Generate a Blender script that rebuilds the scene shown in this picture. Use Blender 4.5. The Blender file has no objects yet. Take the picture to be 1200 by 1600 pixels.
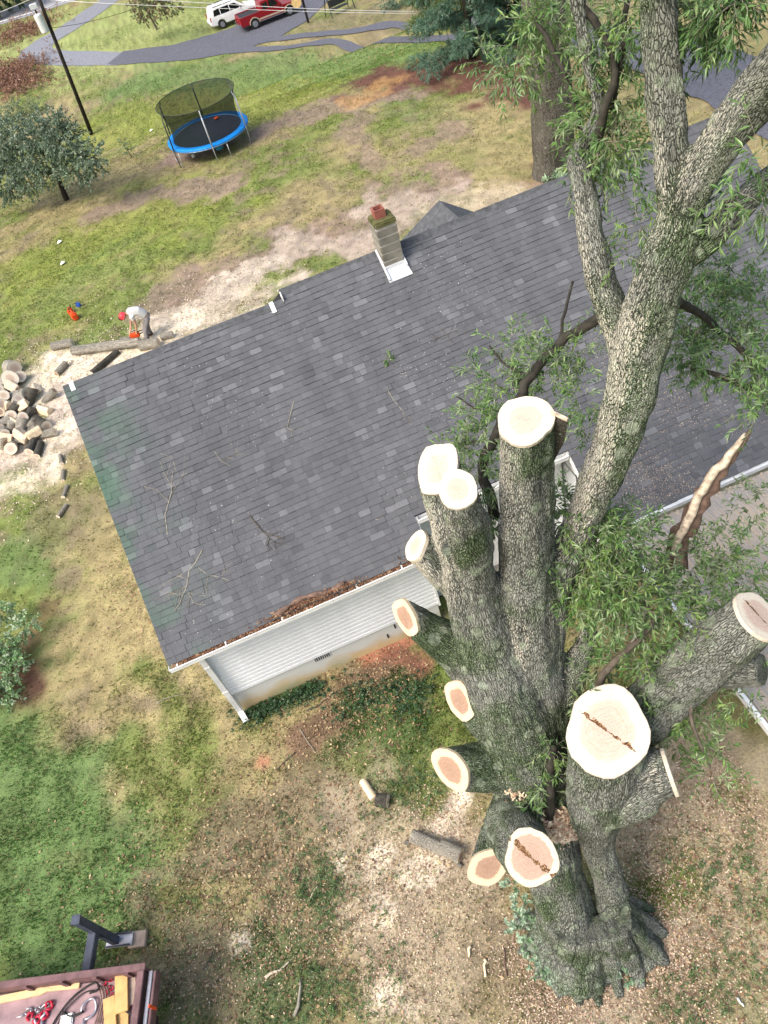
import bpy, bmesh, math, random
import numpy as np
from mathutils import Vector, Matrix
random.seed(7); RNG = np.random.default_rng(7)
rad = math.radians
sc = bpy.context.scene
C = sc.collection

# ------------------------------------------------------------------ camera, sky, sun, exposure
CAMH = 16.0; FPX = 1225.0                      # eye height (m); focal length in photo pixels (1200 x 1600 frame)
NADIR = (952.0, 1875.0); YAW = rad(6.9)        # plumb point of the photo; house ridge runs along +X
def _basis():
    d = np.array([NADIR[0]-600, NADIR[1]-800, FPX]); d /= np.linalg.norm(d)
    up = -d; f = np.array([0, 0, 1.]); h = f-up*f.dot(up); h /= np.linalg.norm(h); r = np.cross(h, up)
    M = np.array([r, h, up]); c, s = math.cos(YAW), math.sin(YAW)
    return np.array([[c, s, 0], [-s, c, 0], [0, 0, 1]]) @ M
WB = _basis()
cd = bpy.data.cameras.new('camera'); cam = bpy.data.objects.new('camera', cd); C.objects.link(cam)
cd.sensor_fit = 'VERTICAL'; cd.sensor_height = 36; cd.sensor_width = 27; cd.lens = 36*FPX/1600
cd.clip_start = 0.1; cd.clip_end = 3000
rt, upv, bk = WB @ np.array([1, 0, 0]), WB @ np.array([0, -1, 0]), WB @ np.array([0, 0, -1])
cam.matrix_world = Matrix(((rt[0], upv[0], bk[0], 0), (rt[1], upv[1], bk[1], 0), (rt[2], upv[2], bk[2], CAMH), (0, 0, 0, 1)))
sc.camera = cam
world = bpy.data.worlds.new('World'); sc.world = world; world.use_nodes = True
SUN_EL, SUN_AZ = rad(50), rad(-112)             # azimuth from +Y towards +X
wn = world.node_tree.nodes; wl = world.node_tree.links
bg = wn['Background']; sky = wn.new('ShaderNodeTexSky'); sky.sky_type = 'NISHITA'; sky.sun_disc = False
sky.sun_elevation = SUN_EL; sky.sun_rotation = SUN_AZ; sky.air_density = 1.6; sky.dust_density = 6.0; sky.ozone_density = 1.0
wl.new(sky.outputs[0], bg.inputs[0]); bg.inputs[1].default_value = 0.15
sl = bpy.data.lights.new('sun', 'SUN'); sun = bpy.data.objects.new('sun', sl); C.objects.link(sun)
sl.energy = 1.5; sl.angle = rad(24); sl.color = (1.0, 0.97, 0.92)
sd = Vector((math.sin(SUN_AZ)*math.cos(SUN_EL), math.cos(SUN_AZ)*math.cos(SUN_EL), math.sin(SUN_EL)))
sun.rotation_euler = sd.to_track_quat('Z', 'Y').to_euler()
vs = sc.view_settings; vs.view_transform = 'Standard'; vs.look = 'None'; vs.gamma = 1.0; vs.use_curve_mapping = False
vs.exposure = 0.8
sc.cycles.max_bounces = 6; sc.cycles.diffuse_bounces = 3; sc.cycles.transparent_max_bounces = 6

# ------------------------------------------------------------------ authoring helpers
def ray(p): return WB @ np.array([p[0]-600, p[1]-800, FPX], float)
def at(x, y, z): v = ray((x, y)); return v*((z-CAMH)/v[2])+np.array([0, 0, CAMH])
def atY(x, y, Y): v = ray((x, y)); return v*(Y/v[1])+np.array([0, 0, CAMH])
def mpp(P): return np.linalg.norm(np.asarray(P)-[0, 0, CAMH])/FPX*0.93   # metres per photo pixel, roughly
def sstep(a, b, x): t = np.clip((x-a)/(b-a), 0, 1); return t*t*(3-2*t)
def terr(x, y):                                   # the yard falls away beyond the trampoline
    x = np.asarray(x, float); y = np.asarray(y, float)
    return -4.0*sstep(38, 74, y) - 0.9*np.exp(-((y-58-0.12*x)/3.0)**2)*sstep(-30, -5, 10-np.abs(x-4)+18)
def gnd(x, y):
    v = ray((x, y)); o = np.array([0, 0, CAMH]); t0 = (0-CAMH)/v[2]
    t = t0
    for _ in range(40):
        q = o+v*t; t = t+(terr(q[0], q[1])-q[2])/v[2]*0.7
    return o+v*t
def proj(P):
    P = np.atleast_2d(P)-np.array([0, 0, CAMH]); v = P @ WB
    return v[:, :2]/v[:, 2:3]*FPX+np.array([600, 800]), v[:, 2]
_perm = RNG.integers(0, 1 << 30, 4096)
def _h(i, j, k): return _perm[(_perm[(_perm[i & 4095]+j) & 4095]+k) & 4095]/(1 << 30)
def vn(x, y, z=0.0):
    x, y, z = np.broadcast_arrays(np.asarray(x, float), np.asarray(y, float), np.asarray(z, float))
    i, j, k = np.floor(x).astype(np.int64), np.floor(y).astype(np.int64), np.floor(z).astype(np.int64)
    u, v, w = x-i, y-j, z-k; u, v, w = u*u*(3-2*u), v*v*(3-2*v), w*w*(3-2*w)
    r = 0
    for a in (0, 1):
        for b in (0, 1):
            for c in (0, 1):
                r = r+_h(i+a, j+b, k+c)*(u if a else 1-u)*(v if b else 1-v)*(w if c else 1-w)
    return r
def fbm(x, y, z=0.0, o=4, f=1.0):
    s = 0; a = .5; n = 0
    for q in range(o): s = s+a*vn(np.asarray(x)*f+q*17.3, np.asarray(y)*f+q*9.1, np.asarray(z)*f+q*5.7); n += a; a *= .5; f *= 2.03
    return s/n

def mk_mesh(name, V, F, mats, midx=None, smooth=False, attrs=None):
    me = bpy.data.meshes.new(name)
    V = np.asarray(V, np.float32)
    if isinstance(F, np.ndarray):
        nf, k = F.shape
        me.vertices.add(len(V)); me.vertices.foreach_set('co', V.ravel())
        me.loops.add(nf*k); me.loops.foreach_set('vertex_index', F.astype(np.int32).ravel())
        me.polygons.add(nf); me.polygons.foreach_set('loop_start', np.arange(0, nf*k, k, dtype=np.int32))
        me.update(calc_edges=True)
    else:
        me.from_pydata([tuple(map(float, v)) for v in V], [], [tuple(f) for f in F]); me.update()
    for m in (mats if isinstance(mats, (list, tuple)) else [mats]): me.materials.append(m)
    if midx is not None: me.polygons.foreach_set('material_index', np.asarray(midx, np.int32))
    me.polygons.foreach_set('use_smooth', np.full(len(me.polygons), bool(smooth)))
    for an, (ty, dat) in (attrs or {}).items():
        at_ = me.attributes.new(an, ty, 'POINT')
        key = {'FLOAT': 'value', 'FLOAT_VECTOR': 'vector', 'FLOAT_COLOR': 'color'}[ty]
        d = np.asarray(dat, np.float32)
        if ty == 'FLOAT_COLOR' and d.shape[1] == 3: d = np.c_[d, np.ones(len(d), np.float32)]
        at_.data.foreach_set(key, d.ravel())
    return me
def link(name, me, parent=None, loc=None, rot=None):
    o = bpy.data.objects.new(name, me); C.objects.link(o)
    if parent is not None: o.parent = parent
    if loc is not None: o.location = [float(a) for a in loc]
    if rot is not None: o.rotation_euler = rot
    return o
def tag(o, label=None, cat=None, group=None, kind=None):
    if label: o['label'] = label
    if cat: o['category'] = cat
    if group: o['group'] = group
    if kind: o['kind'] = kind
    return o
def thing(name, label, cat, loc=(0, 0, 0), rotz=0, group=None):
    o = link(name, None, None, loc, (0, 0, rotz)); o.empty_display_size = .2
    return tag(o, label, cat, group)

class MB:
    """collects boxes, bars, tubes and plates; build() makes ONE mesh object"""
    def __init__(s): s.V = []; s.F = []
    def add(s, V, F):
        b = len(s.V); s.V += [tuple(map(float, v)) for v in V]; s.F += [tuple(b+i for i in f) for f in F]; return s
    def box(s, c, d, rz=0.0, R=None):
        c = np.asarray(c, float); h = np.asarray(d, float)/2
        P = np.array([[x, y, z] for x in (-1, 1) for y in (-1, 1) for z in (-1, 1)])*h
        if R is None: R = np.array([[math.cos(rz), -math.sin(rz), 0], [math.sin(rz), math.cos(rz), 0], [0, 0, 1]])
        P = P @ np.asarray(R).T+c
        return s.add(P, [(0, 1, 3, 2), (4, 6, 7, 5), (0, 4, 5, 1), (2, 3, 7, 6), (0, 2, 6, 4), (1, 5, 7, 3)])
    def bar(s, a, b, w, h, upd=(0, 0, 1)):
        a = np.asarray(a, float); b = np.asarray(b, float); d = b-a; L = np.linalg.norm(d); d /= L
        u = np.asarray(upd, float)
        if abs(d.dot(u)) > .98: u = np.array([1., 0, 0])
        y = np.cross(u, d); y /= np.linalg.norm(y); z = np.cross(d, y)
        return s.box((a+b)/2, (L, w, h), R=np.array([d, y, z]).T)
    def tube(s, pts, r, n=8, caps=True):
        pts = [np.asarray(p, float) for p in pts]; r = [r]*len(pts) if np.isscalar(r) else r
        V = []; F = []; y = None
        for i, p in enumerate(pts):
            d = pts[min(i+1, len(pts)-1)]-pts[max(i-1, 0)]; d = d/(np.linalg.norm(d)+1e-9)
            if y is None: y = np.cross(d, [0, 0, 1] if abs(d[2]) < .9 else [1, 0, 0])
            y = y-d*y.dot(d); y /= np.linalg.norm(y); z = np.cross(d, y)
            for k in range(n):
                a = 2*math.pi*k/n; V.append(p+(y*math.cos(a)+z*math.sin(a))*r[i])
        m = len(pts)
        for i in range(m-1):
            for k in range(n): k2 = (k+1) % n; F.append((i*n+k, i*n+k2, (i+1)*n+k2, (i+1)*n+k))
        if caps: F += [tuple(range(n))[::-1], tuple(range((m-1)*n, m*n))]
        return s.add(V, F)
    def prism(s, poly, a, b):      # poly: list of 2-vectors (x, z), extruded along y from a to b
        n = len(poly); V = [(p[0], a, p[1]) for p in poly]+[(p[0], b, p[1]) for p in poly]
        return s.add(V, [tuple(range(n)), tuple(range(n, 2*n))[::-1]]+[(i, i+n, (i+1) % n+n, (i+1) % n) for i in range(n)])
    def lathe(s, prof, n=16, c=(0, 0, 0)):   # prof: (r, z)
        V = []; F = []; m = len(prof)
        for r, z in prof:
            for k in range(n): a = 2*math.pi*k/n; V.append((c[0]+r*math.cos(a), c[1]+r*math.sin(a), c[2]+z))
        for i in range(m-1):
            for k in range(n): k2 = (k+1) % n; F.append((i*n+k, i*n+k2, (i+1)*n+k2, (i+1)*n+k))
        return s.add(V, F)
    def build(s, name, mat, parent=None, smooth=False, bevel=0.0, loc=None, rot=None):
        me = mk_mesh(name, s.V, s.F, mat, smooth=smooth)
        bm = bmesh.new(); bm.from_mesh(me); bmesh.ops.recalc_face_normals(bm, faces=bm.faces)
        if bevel: bmesh.ops.bevel(bm, geom=[e for e in bm.edges if len(e.link_faces) == 2 and e.calc_face_angle(0) > .5], offset=bevel, segments=2, affect='EDGES', clamp_overlap=True)
        bm.to_mesh(me); bm.free()
        return link(name, me, parent, loc, rot)

# ------------------------------------------------------------------ materials
MAT = {}
def nt(name, rough=.8, spec=.3):
    m = bpy.data.materials.new(name); m.use_nodes = True; t = m.node_tree
    b = t.nodes['Principled BSDF']; b.inputs['Roughness'].default_value = rough; b.inputs['Specular IOR Level'].default_value = spec
    MAT[name] = m; return m, t, b
def N(t, ty, **k):
    n = t.nodes.new(ty)
    for a, v in k.items():
        if a.startswith('i_'): n.inputs[a[2:].replace('_', ' ')].default_value = v
        else: setattr(n, a, v)
    return n
def ramp(t, fac, stops):
    r = N(t, 'ShaderNodeValToRGB'); e = r.color_ramp.elements
    while len(e) < len(stops): e.new(.5)
    for q, (p, c) in zip(e, stops): q.position = p; q.color = (*c, 1) if len(c) == 3 else c
    t.links.new(fac, r.inputs[0]); return r.outputs[0]
def mixc(t, fac, a, b, mode='MIX'):
    m = N(t, 'ShaderNodeMix', data_type='RGBA', blend_type=mode)
    for s, v in ((m.inputs['Factor'], fac), (m.inputs[6], a), (m.inputs[7], b)):
        if isinstance(v, (int, float)): s.default_value = v
        elif isinstance(v, tuple): s.default_value = (*v, 1)
        else: t.links.new(v, s)
    return m.outputs[2]
def mathn(t, op, a, b=0.0, clamp=False):
    m = N(t, 'ShaderNodeMath', operation=op, use_clamp=clamp)
    for s, v in ((m.inputs[0], a), (m.inputs[1], b)):
        if isinstance(v, (int, float)): s.default_value = v
        else: t.links.new(v, s)
    return m.outputs[0]
def noise(t, scale, co=None, detail=4, rough=.55):
    n = N(t, 'ShaderNodeTexNoise'); n.inputs['Scale'].default_value = scale; n.inputs['Detail'].default_value = detail; n.inputs['Roughness'].default_value = rough
    if co is not None: t.links.new(co, n.inputs['Vector'])
    return n.outputs[0]
def objco(t): return N(t, 'ShaderNodeTexCoord').outputs['Object']
def bump(t, b, h, strength=.4, dist=.02):
    n = N(t, 'ShaderNodeBump'); n.inputs['Strength'].default_value = strength; n.inputs['Distance'].default_value = dist
    t.links.new(h, n.inputs['Height']); t.links.new(n.outputs[0], b.inputs['Normal'])
def plain(name, col, rough=.7, var=.25, scale=6, metal=0.0, spec=.3, bmp=.1, dist=.005):
    m, t, b = nt(name, rough, spec); b.inputs['Metallic'].default_value = metal
    n = noise(t, scale, objco(t), 5)
    lo = tuple(c*(1-var) for c in col); hi = tuple(min(1, c*(1+var)) for c in col)
    t.links.new(ramp(t, n, [(.3, lo), (.7, hi)]), b.inputs['Base Color'])
    if bmp: bump(t, b, noise(t, scale*6, objco(t), 3), bmp, dist)
    return m
def vcol(name, attr='col', rough=.9, fine=60, amt=.5, trans=0.0, bmp=.3, dist=.02):
    m, t, b = nt(name, rough, .15)
    a = N(t, 'ShaderNodeAttribute', attribute_name=attr)
    if fine:
        co = objco(t)
        f1 = noise(t, fine, co, 6, .7)
        c = mixc(t, amt, a.outputs['Color'], ramp(t, f1, [(.25, (.35, .35, .35)), (.5, (1, 1, 1)), (.75, (1.7, 1.65, 1.55))]), 'MULTIPLY')
        t.links.new(c, b.inputs['Base Color'])
        if bmp: bump(t, b, f1, bmp, dist)
    else: t.links.new(a.outputs['Color'], b.inputs['Base Color'])
    if trans:
        tr = N(t, 'ShaderNodeBsdfTranslucent'); t.links.new(a.outputs['Color'], tr.inputs[0])
        mx = N(t, 'ShaderNodeMixShader'); mx.inputs[0].default_value = trans
        t.links.new(b.outputs[0], mx.inputs[1]); t.links.new(tr.outputs[0], mx.inputs[2]); t.links.new(mx.outputs[0], t.nodes['Material Output'].inputs[0])
    return m
vcol('ground', fine=22, amt=.75, bmp=.8, dist=.04)
vcol('blades', rough=.75, fine=0, trans=.25)
vcol('chips', rough=.9, fine=0)
vcol('leaves', rough=.38, fine=0, trans=.25); MAT['leaves'].node_tree.nodes['Principled BSDF'].inputs['Specular IOR Level'].default_value = .55

def bark_mat(name, dark, light, lichen=.5, moss=.4, dust=0.0, dustdir=(-.95, .05, .25)):
    m, t, b = nt(name, .95, .12)
    a = N(t, 'ShaderNodeAttribute', attribute_name='bark'); co = a.outputs['Vector']; oc = objco(t)
    mp = N(t, 'ShaderNodeMapping'); mp.inputs['Scale'].default_value = (1, 1, .26); t.links.new(co, mp.inputs['Vector'])
    nz = N(t, 'ShaderNodeTexNoise'); nz.inputs['Scale'].default_value = 7; t.links.new(mp.outputs[0], nz.inputs['Vector'])
    sc_ = N(t, 'ShaderNodeVectorMath', operation='SCALE'); sc_.inputs['Scale'].default_value = .10; t.links.new(nz.outputs['Color'], sc_.inputs[0])
    wob = N(t, 'ShaderNodeVectorMath', operation='ADD'); t.links.new(mp.outputs[0], wob.inputs[0]); t.links.new(sc_.outputs[0], wob.inputs[1])
    v = N(t, 'ShaderNodeTexVoronoi', feature='DISTANCE_TO_EDGE'); v.inputs['Scale'].default_value = 43; t.links.new(wob.outputs[0], v.inputs['Vector'])
    fur = ramp(t, v.outputs['Distance'], [(.0, (0, 0, 0)), (.14, (.8, .8, .8)), (.4, (1, 1, 1))])
    n1 = noise(t, 48, mp.outputs[0], 5, .8); n0 = noise(t, 90, oc, 3, .75)
    h = mathn(t, 'ADD', mathn(t, 'ADD', mathn(t, 'MULTIPLY', fur, .47), mathn(t, 'MULTIPLY', n1, .55)), mathn(t, 'MULTIPLY', n0, .20))
    big = noise(t, 1.3, oc, 3, .6); mid = noise(t, 4.5, mp.outputs[0], 4, .65)
    hh = mathn(t, 'ADD', h, mathn(t, 'MULTIPLY', mathn(t, 'SUBTRACT', mid, .5), .55))
    col = ramp(t, hh, [(.36, tuple(c*.34 for c in dark)), (.60, dark), (.80, tuple((p+q)/2 for p, q in zip(dark, light))), (1.0, light)])
    ta = N(t, 'ShaderNodeAttribute', attribute_name='tint'); ts = N(t, 'ShaderNodeSeparateXYZ'); t.links.new(ta.outputs['Vector'], ts.inputs[0])
    mk = mathn(t, 'ADD', mathn(t, 'ADD', big, mathn(t, 'MULTIPLY', mathn(t, 'SUBTRACT', mid, .5), .4)), mathn(t, 'MULTIPLY', ts.outputs[0], .22))
    col = mixc(t, ramp(t, mk, [(.47, (0, 0, 0)), (.66, (moss, moss, moss))]), col, mixc(t, 1.0, col, (.30, .46, .22), 'MULTIPLY'))
    # crusty lichen: rosettes, specks and a thick crust near the root flare
    lv = N(t, 'ShaderNodeTexVoronoi'); lv.inputs['Scale'].default_value = 5.5; t.links.new(oc, lv.inputs['Vector'])
    s2 = N(t, 'ShaderNodeSeparateColor'); t.links.new(lv.outputs['Color'], s2.inputs[0])
    rr = mathn(t, 'MULTIPLY', mathn(t, 'POWER', s2.outputs[0], 4.0), .46*lichen*2)
    dd = mathn(t, 'ADD', lv.outputs['Distance'], mathn(t, 'MULTIPLY', mathn(t, 'SUBTRACT', noise(t, 30, oc, 3, .7), .5), .5))
    spot = ramp(t, mathn(t, 'SUBTRACT', rr, dd), [(.0, (0, 0, 0)), (.05, (.75, .75, .75))])
    lcol = ramp(t, noise(t, 12, oc, 3), [(.35, (.20, .25, .17)), (.65, (.38, .44, .34))])
    col = mixc(t, spot, col, lcol)
    ck = mathn(t, 'ADD', mathn(t, 'MULTIPLY', ts.outputs[1], .36), mathn(t, 'MULTIPLY', mathn(t, 'SUBTRACT', noise(t, 13, oc, 5, .8), .5), 2.6))
    col = mixc(t, ramp(t, ck, [(.34, (0, 0, 0)), (.46, (.85, .85, .85))]), col, ramp(t, noise(t, 26, oc, 4), [(.35, (.10, .16, .10)), (.65, (.38, .48, .38))]))
    sp = noise(t, 60, oc, 3, .65); spm = ramp(t, mathn(t, 'ADD', sp, mathn(t, 'ADD', mathn(t, 'MULTIPLY', mid, .3), mathn(t, 'MULTIPLY', ts.outputs[2], .05))), [(.745, (0, 0, 0)), (.79, (lichen, lichen, lichen))])
    col = mixc(t, spm, col, (.46, .47, .42))
    if dust:
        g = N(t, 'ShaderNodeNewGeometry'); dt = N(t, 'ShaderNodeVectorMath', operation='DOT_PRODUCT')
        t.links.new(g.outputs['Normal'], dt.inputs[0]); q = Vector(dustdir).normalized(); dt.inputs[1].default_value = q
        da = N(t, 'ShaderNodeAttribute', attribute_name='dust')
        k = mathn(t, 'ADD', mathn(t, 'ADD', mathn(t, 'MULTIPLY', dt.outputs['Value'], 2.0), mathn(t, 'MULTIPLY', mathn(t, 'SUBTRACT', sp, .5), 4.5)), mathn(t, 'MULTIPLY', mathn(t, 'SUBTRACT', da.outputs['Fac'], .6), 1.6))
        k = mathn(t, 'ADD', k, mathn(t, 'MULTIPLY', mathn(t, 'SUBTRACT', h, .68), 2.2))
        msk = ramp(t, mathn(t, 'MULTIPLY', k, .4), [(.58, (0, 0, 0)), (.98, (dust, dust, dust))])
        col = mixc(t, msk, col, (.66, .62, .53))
    t.links.new(col, b.inputs['Base Color']); bump(t, b, h, 1.0, .05)
    return m
bark_mat('bark', (.15, .158, .138), (.42, .43, .39), .75, .9, .88)
bark_mat('bark_plain', (.10, .09, .075), (.27, .25, .22), .3, .3)
bark_mat('bark_log', (.44, .40, .34), (.74, .69, .60), .15, .1)
def cut_mat(name, sap, heart, hr=.62, crack=0.0):
    m, t, b = nt(name, .8, .2)
    a = N(t, 'ShaderNodeAttribute', attribute_name='disc'); s = N(t, 'ShaderNodeSeparateXYZ'); t.links.new(a.outputs['Vector'], s.inputs[0])
    oc = objco(t); nz = noise(t, 5, a.outputs['Vector'], 4)
    r = mathn(t, 'ADD', s.outputs[2], mathn(t, 'MULTIPLY', mathn(t, 'SUBTRACT', nz, .5), .18))
    rings = N(t, 'ShaderNodeTexNoise'); rings.inputs['Scale'].default_value = 1; cx = N(t, 'ShaderNodeCombineXYZ'); t.links.new(mathn(t, 'MULTIPLY', r, 22.0), cx.inputs[0]); t.links.new(cx.outputs[0], rings.inputs['Vector'])
    base = ramp(t, r, [(0, tuple(c*.85 for c in heart)), (hr-.05, heart), (hr+.03, sap), (.96, sap), (1.0, tuple(c*.8 for c in sap))])
    col = mixc(t, .32, base, ramp(t, rings.outputs[0], [(.38, (.66, .60, .54)), (.62, (1.1, 1.1, 1.1))]), 'MULTIPLY')
    saw = noise(t, 30, oc, 4); col = mixc(t, .25, col, ramp(t, saw, [(.35, (.8, .76, .72)), (.65, (1.15, 1.15, 1.15))]), 'MULTIPLY')
    sm = N(t, 'ShaderNodeMapping'); sm.inputs['Scale'].default_value = (3, 45, 1); sm.inputs['Rotation'].default_value = (0, 0, .6); t.links.new(a.outputs['Vector'], sm.inputs['Vector'])
    col = mixc(t, .35, col, ramp(t, noise(t, 1.0, sm.outputs[0], 3), [(.38, (.72, .68, .62)), (.6, (1.08, 1.08, 1.08))]), 'MULTIPLY')     # saw marks
    an = N(t, 'ShaderNodeMath', operation='ARCTAN2'); t.links.new(s.outputs[0], an.inputs[0]); t.links.new(s.outputs[1], an.inputs[1])
    ac = N(t, 'ShaderNodeCombineXYZ'); t.links.new(mathn(t, 'MULTIPLY', an.outputs[0], 5.0), ac.inputs[0]); t.links.new(mathn(t, 'MULTIPLY', s.outputs[2], 1.2), ac.inputs[1])
    chk = mathn(t, 'MULTIPLY', ramp(t, noise(t, 1.6, ac.outputs[0], 4, .7), [(.24, (1, 1, 1)), (.30, (0, 0, 0))]), ramp(t, s.outputs[2], [(.1, (1, 1, 1)), (.75, (0, 0, 0))]))
    col = mixc(t, mathn(t, 'MULTIPLY', chk, .55), col, (.20, .11, .06))
    if crack:
        l = mathn(t, 'ABSOLUTE', mathn(t, 'ADD', mathn(t, 'ADD', mathn(t, 'MULTIPLY', s.outputs[0], .9), mathn(t, 'MULTIPLY', s.outputs[1], .42)), mathn(t, 'MULTIPLY', mathn(t, 'SUBTRACT', noise(t, 4, a.outputs['Vector'], 4), .5), .22)))
        wdt = mathn(t, 'MULTIPLY', mathn(t, 'SUBTRACT', noise(t, 2.2, a.outputs['Vector'], 2), .34), crack)
        cm = mathn(t, 'MULTIPLY', mathn(t, 'LESS_THAN', l, wdt), mathn(t, 'LESS_THAN', r, hr+.22))
        cc = ramp(t, noise(t, 14, a.outputs['Vector'], 5, .7), [(.35, (.03, .015, .008)), (.52, (.15, .07, .03)), (.68, (.46, .34, .2))])
        col = mixc(t, cm, col, cc)
    spk = ramp(t, noise(t, 70, oc, 2), [(.66, (0, 0, 0)), (.72, (.7, .7, .7))]); col = mixc(t, spk, col, (.74, .66, .54))      # clinging sawdust
    t.links.new(col, b.inputs['Base Color']); bump(t, b, saw, .4, .012)
    return m
cut_mat('cut_pale', (.70, .64, .54), (.60, .48, .41), .6)
cut_mat('cut_heart', (.64, .54, .39), (.36, .24, .18), .64)
cut_mat('cut_crack', (.67, .59, .46), (.44, .32, .255), .78, .5)
cut_mat('cut_bigcrack', (.70, .64, .55), (.60, .47, .40), .68, .22)
cut_mat('cut_log', (.80, .72, .60), (.66, .52, .41), .55)

# shingles: tone from the mesh attribute (joined ones) or the object's colour (single ones)
m, t, b = nt('shingle', .95, .15)
a = N(t, 'ShaderNodeAttribute', attribute_name='tone'); oi = N(t, 'ShaderNodeObjectInfo')
s = N(t, 'ShaderNodeSeparateColor'); t.links.new(oi.outputs['Color'], s.inputs[0])
tone = mathn(t, 'ADD', a.outputs['Fac'], s.outputs[0])
oc = N(t, 'ShaderNodeNewGeometry').outputs['Position']
col = ramp(t, tone, [(0, (.076, .080, .090)), (.5, (.108, .113, .126)), (1, (.160, .167, .184))])
gr = noise(t, 130, oc, 3, .7); col = mixc(t, .7, col, ramp(t, gr, [(.3, (.55, .55, .55)), (.7, (1.5, 1.5, 1.5))]), 'MULTIPLY')
smp = N(t, 'ShaderNodeMapping'); smp.inputs['Scale'].default_value = (2.2, .35, .35); t.links.new(oc, smp.inputs['Vector']); st = noise(t, 1.0, smp.outputs[0], 5, .65); col = mixc(t, .5, col, ramp(t, st, [(.35, (.75, .75, .78)), (.65, (1.2, 1.18, 1.16))]), 'MULTIPLY')
spx = N(t, 'ShaderNodeSeparateXYZ'); t.links.new(oc, spx.inputs[0])
al = mathn(t, 'MULTIPLY', ramp(t, noise(t, .9, oc, 4), [(.42, (0, 0, 0)), (.6, (1, 1, 1))]), ramp(t, mathn(t, 'MULTIPLY', mathn(t, 'ADD', spx.outputs[0], 4.0), .6), [(.1, (.9, .9, .9)), (1.0, (0, 0, 0))]))
col = mixc(t, al, col, mixc(t, 1.0, col, (.75, 1.25, .85), 'MULTIPLY'))
t.links.new(col, b.inputs['Base Color']); bump(t, b, gr, .5, .006)

plain('asphalt_shade_edge', (.026, .027, .031), .95, .3); plain('roof_felt', (.03, .032, .038), .95); plain('ridge_shingle', (.085, .09, .10), .95, .35, 9, bmp=.4)  # shingle butts: dark asphalt core, with the course shadow lines put into the colour
plain('siding', (.76, .79, .84), .55, .06, 2.5, bmp=0); plain('trim', (.80, .81, .82), .5, .06, 3, bmp=0)
plain('gutter_grey', (.62, .64, .66), .45, .12, 4, bmp=0)
# painted block foundation, mossy and ochre towards the soil (stain with its own ragged edge)
m, t, b = nt('foundation', .9, .2); oc = objco(t); s = N(t, 'ShaderNodeSeparateXYZ'); t.links.new(oc, s.inputs[0])
k = mathn(t, 'ADD', s.outputs[2], mathn(t, 'MULTIPLY', mathn(t, 'SUBTRACT', noise(t, 1.7, oc, 4), .5), .9))
och = ramp(t, noise(t, .6, oc, 2), [(.4, (.33, .33, .2)), (.58, (.55, .42, .24))])
t.links.new(mixc(t, ramp(t, k, [(.12, (1, 1, 1)), (.5, (0, 0, 0))]), (.58, .59, .58), och), b.inputs['Base Color'])
plain('vent_dark', (.03, .03, .032), .6); plain('block', (.20, .19, .165), .95, .35, 4, bmp=.4, dist=.01); plain('mortar', (.36, .35, .32), .95)
plain('moss', (.10, .10, .04), .95, .5, 8); plain('flue', (.25, .09, .07), .8, .2); plain('flashing', (.66, .68, .72), .45, .12, 5, bmp=0)
plain('soot', (.01, .01, .01), .95, .1); plain('dark_void', (.012, .012, .014), .9, .1)
m, t, b = nt('porch_metal', .5, .4); oc = objco(t)
d = noise(t, 1.1, oc, 5); t.links.new(mixc(t, ramp(t, mathn(t, 'ADD', d, mathn(t, 'MULTIPLY', noise(t, 60, oc, 3), .35)), [(.42, (0, 0, 0)), (.72, (.9, .9, .9))]), (.30, .29, .29), (.46, .39, .32)), b.inputs['Base Color'])
plain('gravel', (.105, .11, .138), .95, .3, 9, bmp=.6, dist=.03); plain('asphalt_far', (.30, .31, .35), .9, .1, .4)
plain('gravel_pale', (.20, .21, .245), .95, .25, 7, bmp=.4, dist=.03); plain('line_white', (.8, .8, .8), .6, .05)
plain('pole_wood', (.022, .018, .015), .9, .6, 3, bmp=.5); plain('transformer', (.55, .58, .60), .5, .1); plain('wire', (.5, .5, .52), .5, .05, metal=.3, bmp=0); plain('wire_dark', (.04, .04, .04), .6, .05, bmp=0)
plain('tramp_mat', (.028, .032, .055), .7, .2, 5); plain('tramp_blue', (.005, .20, .62), .55, .15, 4); plain('steel', (.45, .46, .48), .35, .1, metal=.8, bmp=0); plain('pole_foam', (.40, .42, .45), .7, .1); plain('dark_steel', (.035, .04, .04), .5, .2)
m, t, b = nt('net', .9, .1); b.inputs['Base Color'].default_value = (.012, .02, .016, 1)
tr = N(t, 'ShaderNodeBsdfTransparent'); mx = N(t, 'ShaderNodeMixShader'); mx.inputs[0].default_value = .64
t.links.new(tr.outputs[0], mx.inputs[1]); t.links.new(b.outputs[0], mx.inputs[2]); t.links.new(mx.outputs[0], t.nodes['Material Output'].inputs[0])
for nm, c, r_, me_ in (('car_white', (.78, .78, .78), .25, 0), ('car_red', (.22, .006, .012), .25, 0), ('car_tan', (.42, .36, .28), .35, 0), ('car_glass', (.008, .009, .011), .08, 0), ('tyre', (.012, .012, .013), .9, 0), ('rim', (.55, .56, .58), .25, .9), ('chrome', (.7, .7, .72), .15, 1.0), ('tail_red', (.35, .01, .01), .2, 0), ('bed_black', (.02, .02, .022), .7, 0)):
    plain(nm, c, r_, .04, 3, metal=me_, spec=.5, bmp=0)
plain('skin', (.50, .28, .20), .6, .1, bmp=0); plain('shirt', (.60, .61, .62), .9, .08, 12); plain('trousers', (.20, .19, .20), .9, .15, 12); plain('helmet', (.62, .05, .07), .35, .05, bmp=0); plain('boot', (.06, .045, .035), .8, .2)
plain('orange_red', (.70, .09, .02), .5, .15); plain('blue_plastic', (.03, .10, .45), .5, .1); plain('cyan_plastic', (.05, .38, .6), .5, .1); plain('white_plastic', (.82, .82, .80), .5, .05, bmp=0)
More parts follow.
